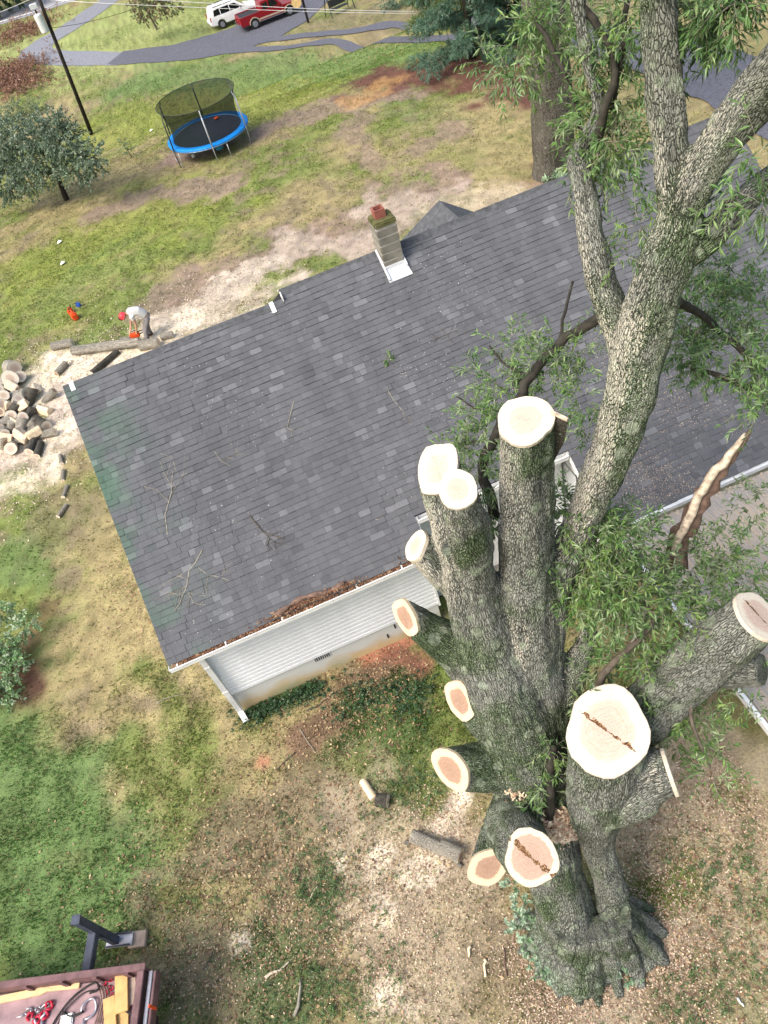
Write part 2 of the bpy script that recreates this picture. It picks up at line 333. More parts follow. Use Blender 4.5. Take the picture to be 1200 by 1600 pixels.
plain('bin_maroon', (.155, .085, .09), .6, .35, 5, bmp=.2); plain('bin_floor', (.30, .20, .215), .65, .3, 3); plain('outrigger_blue', (.06, .07, .10), .45, .35, 5); plain('lumber', (.56, .36, .15), .8, .2, 5); plain('lumber_grey', (.36, .28, .23), .85, .25, 5); plain('lumber_pale', (.70, .50, .28), .8, .15, 5); plain('hook_red', (.45, .02, .05), .4, .2, 8, bmp=0); plain('rubber', (.02, .02, .02), .7, .2); plain('bin_steel', (.42, .42, .46), .4, .2, metal=.6)
plain('twig', (.26, .24, .20), .95, .35, 9); plain('twig_dark', (.09, .075, .06), .95, .4, 9); plain('pale_wood', (.78, .62, .43), .85, .2, 10); plain('dark_branch', (.035, .032, .026), .95, .5, 8, bmp=.5, dist=.01)
plain('torn_wood', (.56, .46, .36), .9, .5, 14, bmp=.4, dist=.01); plain('dead_wood', (.17, .11, .085), .95, .5, 8, bmp=.6, dist=.02)
plain('post_tan', (.50, .36, .17), .8, .2)

# ------------------------------------------------------------------ ground
LUSH = (.12, .19, .068); GRASS = (.15, .185, .055); YGREEN = (.205, .235, .055); DRY = (.285, .24, .125); LITTER = (.195, .16, .105)
DIRT = (.23, .165, .145); CLAY = (.44, .20, .13); SAW = (.72, .63, .51); MULCH = (.115, .05, .042); DGREEN = (.04, .085, .03); PALE = (.55, .46, .40); CHIP = (.38, .315, .23); FARG = (.25, .29, .11); BROWN = (.23, .13, .085)
def G2(*pts): return [gnd(*p)[:2] for p in pts]
ZONES = [  # (path in the yard, half width m, colour, strength, raggedness)
    (G2((250, 190), (480, 130)), 9, YGREEN, .75, .4), (G2((100, 420), (250, 330)), 5, YGREEN, .7, .5), (G2((180, 60), (300, 40)), 12, FARG, .8, .4), (G2((20, 95), (60, 60)), 12, FARG, .8, .4),
    (G2((230, 125), (420, 105), (600, 95)), 4.5, LUSH, .75, .4), (G2((560, 130), (700, 210)), 1.5, LUSH, .35, .8), (G2((80, 470), (200, 400)), 1.6, LUSH, .35, .8),
    (G2((640, 230), (800, 240), (760, 280)), 3.0, DRY, .6, .6), (G2((880, 250), (1100, 200)), 5, DRY, .75, .5), (G2((1150, 60), (1190, 90)), 12, DRY, .7, .5), (G2((560, 30), (640, 20)), 5, LITTER, .7, .5),
    (G2((160, 330), (250, 300), (350, 290)), 1.1, DIRT, .8, .9), (G2((420, 200), (520, 160), (640, 145)), 1.7, DIRT, .8, .8), (G2((320, 230),), 3.0, DIRT, .9, .5), (G2((560, 190), (580, 260)), .9, DIRT, .6, .9), (G2((655, 225), (690, 210)), 1.2, DIRT, .6, .9),
    (G2((270, 470), (420, 400), (570, 350), (660, 290)), 2.0, DIRT, .75, .7), (G2((400, 430), (470, 385), (560, 380)), 1.3, (.42, .35, .30), .65, 1.1), (G2((590, 330), (780, 310)), 1.4, PALE, .4, .8),
    (G2((590, 125), (680, 115), (780, 120), (830, 140)), 2.6, MULCH, .95, .45), (G2((600, 130), (570, 150)), 1.2, (.40, .24, .1), .6, .8), (G2((860, 270),), 1.3, MULCH, .5, .6),
    (G2((230, 540), (330, 480), (410, 430)), 1.5, (.50, .43, .36), .75, 1.0), (G2((225, 540), (290, 505)), .8, SAW, .7, .9), (G2((60, 600), (130, 570)), 1.9, SAW, .95, .5), (G2((0, 720), (70, 700), (110, 650)), 2.0, PALE, .9, .6), (G2((0, 660), (60, 690)), 1.5, SAW, .8, .6), (G2((10, 760), (60, 740)), 1.0, SAW, .6, .8),
    (G2((0, 880), (40, 900)), 1.0, LUSH, .6, .7), (G2((110, 790), (150, 830)), 1.3, LITTER, .5, .7), (G2((170, 860), (220, 980)), 1.3, DRY, .8, .7), (G2((110, 900),), .5, LITTER, .8, .8),
    (G2((0, 1030), (40, 1080)), 1.0, MULCH, .85, .6), (G2((50, 1000), (70, 960)), .5, MULCH, .5, .8),
    (G2((0, 1180), (60, 1250), (180, 1330), (60, 1430)), 1.9, LUSH, .95, .5), (G2((0, 1420), (150, 1440)), 1.4, LUSH, .8, .5), (G2((240, 1200), (300, 1280)), 1.1, GRASS, .8, .6), (G2((230, 1060), (300, 1130)), .8, GRASS, .7, .8),
    (G2((330, 1330), (450, 1300), (480, 1400)), 1.2, LITTER, .8, .8), (G2((280, 1480), (380, 1560)), 1.4, LITTER, .8, .8), (G2((440, 1480), (520, 1560), (440, 1590)), .7, (.08, .13, .05), .7, .9), (G2((520, 1380), (500, 1440)), .6, (.08, .14, .05), .6, .9),
    (G2((400, 1105), (480, 1075)), .5, DGREEN, .95, .5), (G2((540, 1090), (640, 1060), (650, 1110)), .8, DGREEN, .85, .7), (G2((500, 1120), (640, 1150)), .7, (.10, .14, .05), .7, .8),
    (G2((470, 1150), (530, 1075), (600, 1040)), .45, (.17, .10, .075), .8, .8), (G2((570, 1030), (640, 1000)), .28, CLAY, .95, .6), (G2((620, 1020), (660, 1040)), .4, (.24, .11, .08), .9, .8), (G2((412, 1190),), .22, CLAY, .9, .6),
    (G2((1000, 1280), (1100, 1250), (1180, 1330), (1120, 1480), (1050, 1590)), 1.6, CHIP, .85, .7), (G2((1080, 1190), (1190, 1200)), 1.3, CHIP, .85, .6), (G2((1160, 1330), (1190, 1420)), .5, (.12, .16, .05), .6, .9), (G2((1060, 1570), (1190, 1570)), .7, (.14, .15, .06), .6, .9),
    (G2((600, 1330), (690, 1390), (600, 1440), (700, 1480), (620, 1560)), 1.2, CHIP, .75, .9), (G2((720, 1240), (690, 1290)), .35, SAW, .95, .7), (G2((600, 1335), (580, 1350)), .2, SAW, .9, .8), (G2((530, 1350),), .14, SAW, .9, .8), (G2((675, 1345), (650, 1370)), .3, SAW, .8, .9), (G2((600, 1420),), .25, SAW, .7, .9), (G2((375, 1470),), .16, SAW, .8, .9), (G2((610, 1560), (640, 1590)), .35, SAW, .8, .9),
    (G2((780, 1480), (900, 1560), (1000, 1540)), .8, LITTER, .7, .8), (G2((960, 1560),), .4, CHIP, .9, .8),
]
def gcol(x, y):
    x = np.asarray(x, float); y = np.asarray(y, float)
    n1 = fbm(x, y, 3.3, 4, .35); n2 = fbm(x, y, 9.1, 4, 1.6); n3 = fbm(x+50, y, 1.7, 3, 5.0)
    k = np.clip((n1-.38)*4, 0, 1)[:, None]; c = np.array(GRASS)*(1-k)+np.array(DRY)*.95*k
    k = np.clip((n2-.52)*5, 0, .8)[:, None]; c = c*(1-k)+np.array(LITTER)*k
    k = (np.clip((.42-n2)*5, 0, .7)*(y < 30))[:, None]; c = c*(1-k)+np.array((.12, .17, .05))*k
    c = c*(.7+.6*fbm(x, y, 33.0, 4, 3.5))[:, None]
    nz = (fbm(x, y, 21.0, 5, .9)-.5)*2; nz2 = (n3-.5)*2
    for path, r, col, st, rg in ZONES:
        P = np.array(path); d = np.full(len(x), 1e9)
        if len(P) == 1: d = np.hypot(x-P[0, 0], y-P[0, 1])
        for a, b in zip(P[:-1], P[1:]):
            ab = b-a; tt = np.clip(((x-a[0])*ab[0]+(y-a[1])*ab[1])/(ab@ab), 0, 1)
            d = np.minimum(d, np.hypot(x-a[0]-ab[0]*tt, y-a[1]-ab[1]*tt))
        q = d/r+nz*rg*1.7+nz2*rg*.5
        k = (st*(1-sstep(.45, 1.15, q)))[:, None]
        c = c*(1-k)+np.array(col)*k
    c = c*np.clip(.45+1.1*fbm(x, y, 13.0, 5, 4.0), .5, 1.35)[:, None]
    return c
def axis(lo, a, b, hi, d, grow=1.12):
    mid = list(np.arange(a, b+1e-6, d)); up_, s = [], d; v = b
    while v < hi: s *= grow; v += s; up_.append(v)
    dn, s = [], d; v = a
    while v > lo: s *= grow; v -= s; dn.append(v)
    return np.array(dn[::-1]+mid+up_)
gx = axis(-420, -12, 16, 420, .13, 1.10); gy = axis(-120, 0, 34, 900, .13, 1.022)
XX, YY = np.meshgrid(gx, gy, indexing='ij'); fx, fy = XX.ravel(), YY.ravel()
near = (fx > -14) & (fx < 20) & (fy > -2) & (fy < 60)
fz = terr(fx, fy)+np.where(near, (fbm(fx, fy, 4.4, 3, 1.1)-.5)*.10, 0.0)
nx_, ny_ = len(gx), len(gy); ii = (np.arange(nx_-1)[:, None]*ny_+np.arange(ny_-1)[None]).ravel()
F = np.stack([ii, ii+ny_, ii+ny_+1, ii+1], 1)
gcols = gcol(fx, fy)
tag(link('ground', mk_mesh('ground', np.c_[fx, fy, fz], F, MAT['ground'], smooth=True, attrs={'col': ('FLOAT_COLOR', gcols)})), 'mottled lawn of green, dry and bare patches', None, None, 'structure')
def gz(x, y): x = np.asarray(x, float); y = np.asarray(y, float); return terr(x, y)+np.where((x > -14) & (x < 20) & (y > -2) & (y < 60), (fbm(x, y, 4.4, 3, 1.1)-.5)*.10, 0.0)

def blades(name, n, x0, x1, y0, y1, ln, wd, label, tilt=(.3, 1.2), pw=1.0, cf=2.4, bright=1.0, vr=(.7, 1.4), clear=False):
    x = RNG.uniform(x0, x1, n); y = y0+(y1-y0)*RNG.random(n)**pw
    q, dp = proj(np.c_[x, y, terr(x, y)]); keep = (dp > 0) & (q[:, 0] > -180) & (q[:, 0] < 1380) & (q[:, 1] > -180) & (q[:, 1] < 1780)
    keep &= ~((x > -3.4) & (x < 12) & (y > 10.55) & (y < 20.5)) & ~((x > 5.6) & (x < 12) & (y > 3.5) & (y < 12))
    x, y = x[keep], y[keep]
    if clear:
        ok = np.ones(len(x), bool)
        for pts, hw in DRIVES:
            Q = [gnd(*p)[:2] for p in pts]
            for a_, b_ in zip(Q[:-1], Q[1:]): ab = b_-a_; tt = np.clip(((x-a_[0])*ab[0]+(y-a_[1])*ab[1])/(ab@ab), 0, 1); ok &= np.hypot(x-a_[0]-ab[0]*tt, y-a_[1]-ab[1]*tt) > hw
        x, y = x[ok], y[ok]
    c = gcol(x, y)
    grn = c[:, 1]/(c[:, 0]+c[:, 2]+1e-6); clump = fbm(x, y, 8.8, 3, cf)
    keep = RNG.random(len(x)) < np.clip((grn-.5)*2.2+.26, .12, 1)*np.clip((clump-.28)*3.2, .15, 1)
    x, y, c = x[keep], y[keep], c[keep]; n = len(x)
    a = RNG.uniform(0, 2*np.pi, n); tl = RNG.uniform(*tilt, n); L = ln*RNG.uniform(.5, 1.5, n); w = wd*RNG.uniform(.6, 1.4, n)
    dx, dy = np.cos(a), np.sin(a); z = gz(x, y)-.005
    B = np.c_[x, y, z]; side = np.c_[-dy, dx, np.zeros(n)]*w[:, None]/2
    tip = B+np.c_[dx*np.sin(tl), dy*np.sin(tl), np.cos(tl)]*L[:, None]
    mid = B+np.c_[dx*np.sin(tl*.6), dy*np.sin(tl*.6), np.cos(tl*.6)]*(L*.55)[:, None]
    V = np.stack([B-side, B+side, mid+side, tip, mid-side], 1).reshape(-1, 3)
    c = c*(np.array([.85, 1.12, .7])*.7+.3)*RNG.uniform(*vr, (n, 1))*bright
    dead = RNG.random(n) < .12; c[dead] = np.array((.42, .34, .19))*RNG.uniform(.7, 1.2, (dead.sum(), 1))
    F = np.arange(n*5).reshape(-1, 5)
    tag(link(name, mk_mesh(name, V, F, MAT['blades'], attrs={'col': ('FLOAT_COLOR', np.repeat(c, 5, 0))})), label, 'grass', None, 'stuff')
DRIVES = [([(190, -12), (150, 15), (105, 45), (62, 72), (60, 86), (100, 91), (200, 92)], 1.9), ([(180, 91), (260, 83)], 1.9), ([(260, 83), (330, 71), (395, 52), (440, 24), (475, -12)], 3.9), ([(300, 84), (370, 79), (450, 75), (540, 70), (640, 63), (760, 56), (900, 62)], .7), ([(390, 66), (450, 59), (540, 51), (640, 43), (760, 36), (900, 46)], .7), ([(890, 58), (980, 72), (1080, 100), (1180, 140), (1300, 200)], 2.2), ([(-120, 66), (0, 28), (60, 10), (140, -18)], 3.6)]
blades('grass', 260000, -12, 14, 0.5, 13, .075, .012, 'short patchy grass of the near yard around the trunk and house')
blades('lawn_grass', 260000, -16, 22, 13, 50, .075, .018, 'mown yellow green grass behind the house', (.6, 1.4), .8, 1.2, 1.12, (.82, 1.2), True)
blades('far_grass', 120000, -30, 40, 48, 90, .10, .035, 'smooth far lawn beyond the trampoline', (.7, 1.4), 1.0, .5, 1.1, (.88, 1.14), True)

def chips(name, n, centre_list, label, cat, sz, cols, zf=None, kind='stuff'):
    P = []
    for (x, y, sx, sy, k) in centre_list: m_ = int(n*k); P.append(np.c_[RNG.normal(x, sx, m_), RNG.normal(y, sy, m_)])
    P = np.concatenate(P); P = P[~((P[:, 0] > -3.4) & (P[:, 0] < 12) & (P[:, 1] > 10.6) & (P[:, 1] < 20)) & ~((P[:, 0] > 5.7) & (P[:, 1] > 4) & (P[:, 1] < 12))]
    n = len(P); z = gz(P[:, 0], P[:, 1])+RNG.uniform(.003, .035, n)
    o = flakes(np.c_[P, z], sz, cols, name); return tag(o, label, cat, None, kind)
def flakes(P, sz, cols, name, parent=None, nrm=None, matn='chips', asp=.45):
    n = len(P); a = RNG.uniform(0, 2*np.pi, n); L = sz*RNG.uniform(.5, 1.6, n); w = L*asp*RNG.uniform(.6, 1.4, n)
    u = np.c_[np.cos(a), np.sin(a), RNG.normal(0, .35, n)]; v = np.c_[-np.sin(a), np.cos(a), RNG.normal(0, .35, n)]
    if nrm is not None:
        nr = np.asarray(nrm, float); t1 = np.array([1., 0, 0]); t2 = np.cross(nr, t1); jt = RNG.normal(0, .25, (n, 1))*nr
        u = np.cos(a)[:, None]*t1+np.sin(a)[:, None]*t2+jt; v = -np.sin(a)[:, None]*t1+np.cos(a)[:, None]*t2
    V = np.stack([P-u*L[:, None]/2, P+v*w[:, None]/2, P+u*L[:, None]/2, P-v*w[:, None]/2], 1).reshape(-1, 3)
    cols = np.array(cols); c = cols[RNG.integers(0, len(cols), n)]*RNG.uniform(.7, 1.2, (n, 1))
    return link(name, mk_mesh(name, V, np.arange(n*4).reshape(-1, 4), MAT[matn], attrs={'col': ('FLOAT_COLOR', np.clip(np.repeat(c, 4, 0), 0, 1))}), parent)
cc = [(.58, .46, .34), (.50, .37, .28), (.66, .55, .42), (.36, .24, .17), (.24, .16, .12), (.43, .31, .25)]
w = lambda px, py, sx, sy, k: (*gnd(px, py)[:2], sx, sy, k)
chips('wood_chips', 30000, [w(1100, 1330, 1.3, 1.5, .30), w(1130, 1230, .9, .7, .14), w(1010, 1500, 1.0, .9, .15), w(640, 1400, 1.0, .9, .16), w(700, 1280, .5, .6, .07), w(620, 1540, .6, .6, .06), w(850, 1560, 1.0, .5, .06), w(400, 1480, 1.3, .8, .06), w(920, 1545, .8, .25, .10), w(830, 1500, .3, .4, .05), w(1040, 1480, .3, .5, .05)], 'pinkish wood chips strewn on the ground around the cut tree', 'wood chips', .034, cc)
chips('sawdust_chips', 9000, [w(120, 580, 1.6, 1.6, .4), w(320, 490, 1.8, 1.4, .35), w(40, 700, 1.5, 1.8, .25)], 'pale sawdust and chips spread around the log pile', 'sawdust', .06, [(.72, .64, .53), (.6, .52, .42), (.5, .4, .32), (.34, .27, .21)])
chips('leaf_litter', 14000, [w(420, 1380, 2.0, 1.6, .4), w(560, 1080, 1.0, .8, .15), w(250, 900, .9, 1.6, .15), w(1080, 1400, 1.5, 1.6, .3)], 'brown fallen leaves scattered through the near lawn', 'leaves', .06, [(.24, .15, .09), (.34, .24, .14), (.16, .10, .07), (.42, .33, .2)])

# ------------------------------------------------------------------ driveway and far road
def ribbon(name, pts, width, mat, label, lift=.03):
    P = [np.array(gnd(*p)[:2]) for p in pts]; W_ = [width]*len(P) if np.isscalar(width) else width
    Q, QW = [], []
    for i in range(len(P)-1):      # Catmull-Rom
        p0, p1, p2, p3 = P[max(i-1, 0)], P[i], P[i+1], P[min(i+2, len(P)-1)]
        for s_ in np.linspace(0, 1, 12, endpoint=False):
            Q.append(.5*((2*p1)+(-p0+p2)*s_+(2*p0-5*p1+4*p2-p3)*s_**2+(-p0+3*p1-3*p2+p3)*s_**3)); QW.append(W_[i]*(1-s_)+W_[i+1]*s_)
    Q.append(P[-1]); QW.append(W_[-1]); Q = np.array(Q); d = np.gradient(Q, axis=0); d /= np.linalg.norm(d, axis=1)[:, None]; nr = np.c_[-d[:, 1], d[:, 0]]
    V = []; m_ = 9
    for i in range(len(Q)):
        for k in range(m_):
            e = (k/(m_-1)-.5)*QW[i]; e += (fbm(i*.35, k*3.1, 2.0, 3)-.5)*.5*(k in (0, m_-1)); q = Q[i]+nr[i]*e
            V.append((q[0], q[1], float(gz(q[0], q[1]))+lift))
    F = np.array([(i*m_+k, i*m_+k+1, (i+1)*m_+k+1, (i+1)*m_+k) for i in range(len(Q)-1) for k in range(m_-1)])
    return tag(link(name, mk_mesh(name, V, F, MAT[mat], smooth=True)), label, None, None, 'structure')
ribbon('driveway', [(190, -12), (150, 15), (105, 45), (62, 72), (60, 86), (100, 91), (200, 92)], [3.2, 3.2, 3.4, 3.6, 3.2, 3.0, 2.6], 'gravel_pale', 'pale gravel drive looping past the utility pole')
ribbon('driveway_parking', [(180, 91), (260, 83), (330, 71), (395, 52), (440, 24), (475, -12)], [2.6, 3.6, 6.0, 8.0, 7.0, 6.5], 'gravel', 'dark gravel parking apron under the vehicles', .045)
ribbon('driveway_track', [(300, 84), (370, 79), (450, 75), (540, 70), (640, 63), (760, 56), (900, 62)], 1.1, 'gravel', 'near wheel track of the gravel drive', .05)
ribbon('driveway_track', [(390, 66), (450, 59), (540, 51), (640, 43), (760, 36), (900, 46)], 1.2, 'gravel', 'far wheel track of the gravel drive', .055)
ribbon('driveway_side', [(890, 58), (980, 72), (1080, 100), (1180, 140), (1300, 200)], [3.2, 3.6, 4.0, 4.2, 4.2], 'gravel', 'blue grey gravel drive on the right behind the house', .06)
ribbon('road', [(-120, 66), (0, 28), (60, 10), (140, -18)], 6.5, 'asphalt_far', 'grey public road beyond the brown weeds')
ribbon('road_line', [(-120, 72), (0, 35), (60, 17), (140, -12)], .35, 'line_white', 'white edge line of the public road', .06)

# ------------------------------------------------------------------ house
EY, EZ, PH = 10.08, 3.36, rad(32.46); CP, SP = math.cos(PH), math.sin(PH); EXPO = .1365
XL, XW, XR, XE = -3.878, 1.88, 5.45, 12.45       # left rake, end of left wing, start of right wing, right rake
S_L, S_R = 6.39, 6.62                            # slope length to the two ridges
def rp(x, s, h=0.0): return np.array([x, EY+s*CP-h*SP, EZ+s*SP+h*CP])
house = thing('house', 'single storey white house with long grey shingle roof and brick flue chimney', 'house', (-3.46, 10.56, 0))
HO = np.array([-3.46, 10.56, 0])
def hb(mb, name, mat, parent=house, **k):          # build in world space, keep under the house empty
    o = mb.build(name, MAT[mat], parent, **k)
    o.location = -HO if parent is house else (0, 0, 0); return o
def slab(mb, x0, x1, s0, s1, h0=-.12, h1=0.0):
    V = [rp(x, s, h) for x in (x0, x1) for s in (s0, s1) for h in (h0, h1)]
    mb.add(V, [(0, 1, 3, 2), (4, 6, 7, 5), (0, 4, 5, 1), (2, 3, 7, 6), (0, 2, 6, 4), (1, 5, 7, 3)])
mb = MB()
for a in ((XL, 1.215, 0, S_L), (1.22, XW, 0, S_R), (XW+.003, XR, .78, S_R), (XR+.003, XE, -1.08, S_R)): slab(mb, *a)
for x0, x1, s1 in ((XL, 1.215, S_L), (1.22, XE, S_R)):       # rear slopes
    r_ = rp(0, s1); V = []
    for x in (x0, x1):
        for q in (0, 5.9):
            for h in (-.14, -.02): V.append((x, r_[1]+q*CP+h*SP, r_[2]-q*SP+h*CP))
    mb.add(V, [(0, 1, 3, 2), (4, 6, 7, 5), (0, 4, 5, 1), (2, 3, 7, 6), (0, 2, 6, 4), (1, 5, 7, 3)])
roof = hb(mb, 'roof', 'roof_felt')
roof['label'] = 'weathered charcoal asphalt shingle roof'
# shingles
WID = [.14, .18, .22, .26, .31]
def shingle_geo(wd, th):
    e = EXPO+.035; g_ = .0012
    P = [(g_, 0, .001), (wd-g_, 0, .001), (wd-g_, e, .001), (g_, e, .001), (g_, 0, th), (wd-g_, 0, th), (wd-g_, e, .0035), (g_, e, .0035)]
    return np.array(P), [(4, 5, 6, 7), (0, 1, 5, 4), (1, 2, 6, 5), (3, 0, 4, 7)]
def to_roof(P, x, s, h=0.0): return np.array([rp(x+p[0], s+p[1], p[2]+h) for p in P])
def sag(x, s): return .014+.016*math.sin(x*1.7+s*.6)*math.sin(s*1.1+.4*x)+random.uniform(-.002, .003)
def wav(x, s): return .008*math.sin(x*.9+s*.5)
sh_mesh = {}
for i, wd in enumerate(WID):
    for th in (.015, .019, .024):
        P, F_ = shingle_geo(wd, th); V = to_roof(P, 0, 0)-rp(0, 0); sh_mesh[(i, th)] = mk_mesh('shingle', V, F_, [MAT['shingle'], MAT['asphalt_shade_edge']], [0, 1, 0, 0])
SV, SF, ST = [], [], []; count = 0
def tone():
    r = random.random()
    return random.uniform(.30, .54) if r < .82 else (random.uniform(.6, 1.0) if r < .92 else random.uniform(.08, .25))
for j in range(-8, int((S_R+.03)/EXPO)):
    s = j*EXPO-.03; tb = tone()
    spans = [(XL-.02, XW, True), (XR-.02, XE, False)] if j >= 0 and s < .75 else ([(XR-.02, XE, False)] if j < 0 else ([(XL-.02, XE, True)] if s+.08 < S_L else [(1.22, XE, False)]))
    for x0, x1, single in spans:
        xs = x0
        while xs < x1-.03:
            i = random.randrange(5); wd = WID[i]; th = random.choice((.015, .019, .024))
            if xs == x0: wd *= random.uniform(.4, .95); i = -1
            if xs+wd > x1: wd = x1-xs; i = -1
            tn = tone()*.85+tb*.15
            if single and i >= 0 and count < 300 and xs < XW-.4:
                o = link('shingle', sh_mesh[(i, th)], roof, rp(xs, s, sag(xs, s))); o.color = (tn, tn, tn, 1); count += 1
            else:
                P, F_ = shingle_geo(wd, th); b0 = len(SV); SV.extend(to_roof(P, xs, s+float(wav(xs, s)), sag(xs, s))); SF.extend([tuple(b0+q for q in f) for f in F_]); ST.extend([tn]*8)
            xs += wd
o = link('shingles', mk_mesh('shingles', SV, np.array(SF), [MAT['shingle'], MAT['asphalt_shade_edge']], np.tile([0, 1, 0, 0], len(SF)//4), attrs={'tone': ('FLOAT', ST)}), roof); o.color = (0, 0, 0, 1); o['kind'] = 'stuff'
# ridge caps, each a folded piece
def ridge_caps(x0, x1, s1):
    r_ = rp(0, s1, .015); x = x0
    while x < x1-.02:
        wd = min(.15, x1-x); a = .16; V = []
        for xx, lift in ((x, .014), (x+wd+.012, .004)):
            V += [(xx, r_[1]-a*CP, r_[2]-a*SP+lift), (xx, r_[1], r_[2]+lift+.015), (xx, r_[1]+a*CP, r_[2]-a*SP+lift)]
            V += [(xx, r_[1]-a*CP, r_[2]-a*SP+lift-.014), (xx, r_[1]+a*CP, r_[2]-a*SP+lift-.014)]
        yield V, [(0, 1, 6, 5), (1, 2, 7, 6), (3, 0, 5, 8), (2, 4, 9, 7), (0, 3, 4, 2, 1)]
        x += .15
for seg in ((XL, 1.2, S_L), (1.21, XE, S_R)):
    for V, F_ in ridge_caps(*seg): link('ridge_cap', mk_mesh('ridge_cap', V, F_, MAT['ridge_shingle']), roof)
mb = MB(); mb.box(rp(-3.70, S_L-.06, .04), (.10, .22, .012), R=np.array([[1, 0, 0], [0, CP, -SP], [0, SP, CP]])); hb(mb, 'ridge_patch', 'flashing', roof)
mb = MB(); mb.box(rp(.93, S_L-.10, .04), (.10, .26, .012), R=np.array([[1, 0, 0], [0, CP, -SP], [0, SP, CP]])); hb(mb, 'ridge_patch', 'flashing', roof)
mb = MB(); mb.box((1.205, rp(0, S_L)[1]+.03, rp(0, S_L)[2]+.06), (.02, .22, .13)); hb(mb, 'ridge_step', 'trim', roof)

# front wall of the left wing
mb = MB(); mb.box((-.815, 13.4, 2.05), (5.27, 5.6, 2.5)); mb.prism([(-3.45, 3.3), (1.82, 3.3), (1.82, 3.31), (-3.45, 3.31)], 10.7, 15)
wall = hb(mb, 'wall', 'siding')
bd = MB(); bd.add([(0, 0, 0), (5.29, 0, 0), (5.29, .045, 0), (0, .045, 0), (0, .002, .088), (5.29, .002, .088), (0, .036, .137), (5.29, .036, .137), (5.29, .045, .137), (0, .045, .137)], [(0, 1, 5, 4), (4, 5, 7, 6), (0, 4, 6, 9, 3), (1, 2, 8, 7, 5), (0, 3, 2, 1), (6, 7, 8, 9)])
first = bd.build('siding_board', MAT['siding'], wall)
for k in range(18):
    o = first if k == 0 else first.copy()
    if k: C.objects.link(o); o.parent = wall
    o.location = (-3.46, 10.555, .80+k*.137)
hb(MB().box((-3.475, 10.59, 2.0), (.05, .12, 2.5)), 'corner_board', 'trim'); hb(MB().box((1.845, 10.59, 2.0), (.05, .12, 2.5)), 'corner_board', 'trim')
mb = MB(); mb.prism([(10.5, 3.0), (rp(0, S_L)[1], 6.45), (20.0, 3.3), (20.0, 0), (10.6, 0)], -3.43, -3.38)
mb.V = [(y, x, z) for x, y, z in mb.V]; hb(mb, 'gable_wall', 'siding')
hb(MB().box((-.81, 10.66, .36), (5.24, .12, .90)), 'foundation', 'foundation')
v0 = atY(503, 1026, 10.6)
vent = hb(MB().box((v0[0], 10.594, v0[2]), (.42, .02, .17)), 'crawl_vent', 'gutter_grey')
hb(MB().box((v0[0], 10.582, v0[2]), (.37, .012, .125)), 'vent_grille', 'vent_dark', vent)
for k in range(7): hb(MB().box((v0[0]-.15+k*.05, 10.574, v0[2]), (.012, .008, .125)), 'grille_bar', 'gutter_grey', vent)
for p in ((617, 979), (606, 994)):
    q = atY(*p, 10.59); hb(MB().box((q[0], 10.592, q[2]), (.035, .015, .15)), 'weep_slot', 'vent_dark')
hb(MB().box(((XL+XW)/2, 10.32, 3.235), (XW-XL-.06, .46, .02)), 'soffit', 'trim')
hb(MB().box(((XL+XW)/2, 10.115, 3.265), (XW-XL-.02, .025, .17)), 'fascia', 'trim')
mb = MB(); mb.bar(rp(XL-.012, 0, -.09), rp(XL-.012, S_L, -.09), .02, .16, (0, -SP, CP)); hb(mb, 'rake_board', 'trim')
mb = MB(); mb.bar(rp(XW+.014, 0, -.09), rp(XW+.014, .9, -.09), .02, .16, (0, -SP, CP)); hb(mb, 'rake_board', 'trim')
def gutter(x0, x1, y, z, nm='gutter', mat='trim', d=.12):
    g = MB(); L = x1-x0; xm = (x0+x1)/2
    g.box((xm, y-.06, z-.105), (L, d, .008)); g.box((xm, y-.12, z-.05), (L, .01, .115)); g.box((xm, y-.128, z+.004), (L, .022, .014)); g.box((x0+.005, y-.06, z-.05), (.01, d-.012, .112)); g.box((x1-.005, y-.06, z-.05), (.01, d-.012, .112))
    return hb(g, nm, mat)
gt = gutter(XL-.03, XW+.02, 10.07, 3.335)
for x in (XL+.15, XL+1.2, -1.45, 0.2, 1.2): hb(MB().box((x, 10.01, 3.345), (.03, .13, .012)), 'gutter_strap', 'trim', gt)
ds = hb(MB().bar((-3.40, 10.0, 3.24), (-3.42, 10.42, 2.98), .12, .08).box((-3.42, 10.455, 1.6), (.12, .08, 2.8)), 'downspout', 'gutter_grey')
hb(MB().bar((-3.42, 10.46, .24), (-3.38, 10.24, .07), .13, .09), 'downspout_elbow', 'trim', ds)
hb(MB().box((-3.42, 10.452, 2.3), (.13, .09, .04)), 'downspout_strap', 'trim', ds); hb(MB().box((-3.42, 10.452, 1.2), (.13, .09, .04)), 'downspout_strap', 'trim', ds)
# recessed middle part
ry, rz_ = rp(0, .78)[1], rp(0, .78)[2]
hb(MB().box((3.7, 14.0, 1.95), (3.70, 5.4, 3.9-.05)), 'recess_wall', 'siding')
hb(MB().box((3.67, ry+.04, rz_-.09), (3.5, .025, .17)), 'fascia', 'trim')
g2 = gutter(XW+.03, XR-.05, ry, rz_-.02)
door = hb(MB().box((3.4, 11.285, 1.35), (.95, .04, 2.1)), 'door', 'trim'); hb(MB().box((3.4, 11.26, 1.75), (.6, .012, .9)), 'door_glass', 'car_glass', door); hb(MB().box((3.0, 11.25, 1.3), (.05, .05, .12)), 'door_handle', 'steel', door)
hb(MB().box((3.4, 10.8, .15), (1.6, .9, .32)), 'door_step', 'block')
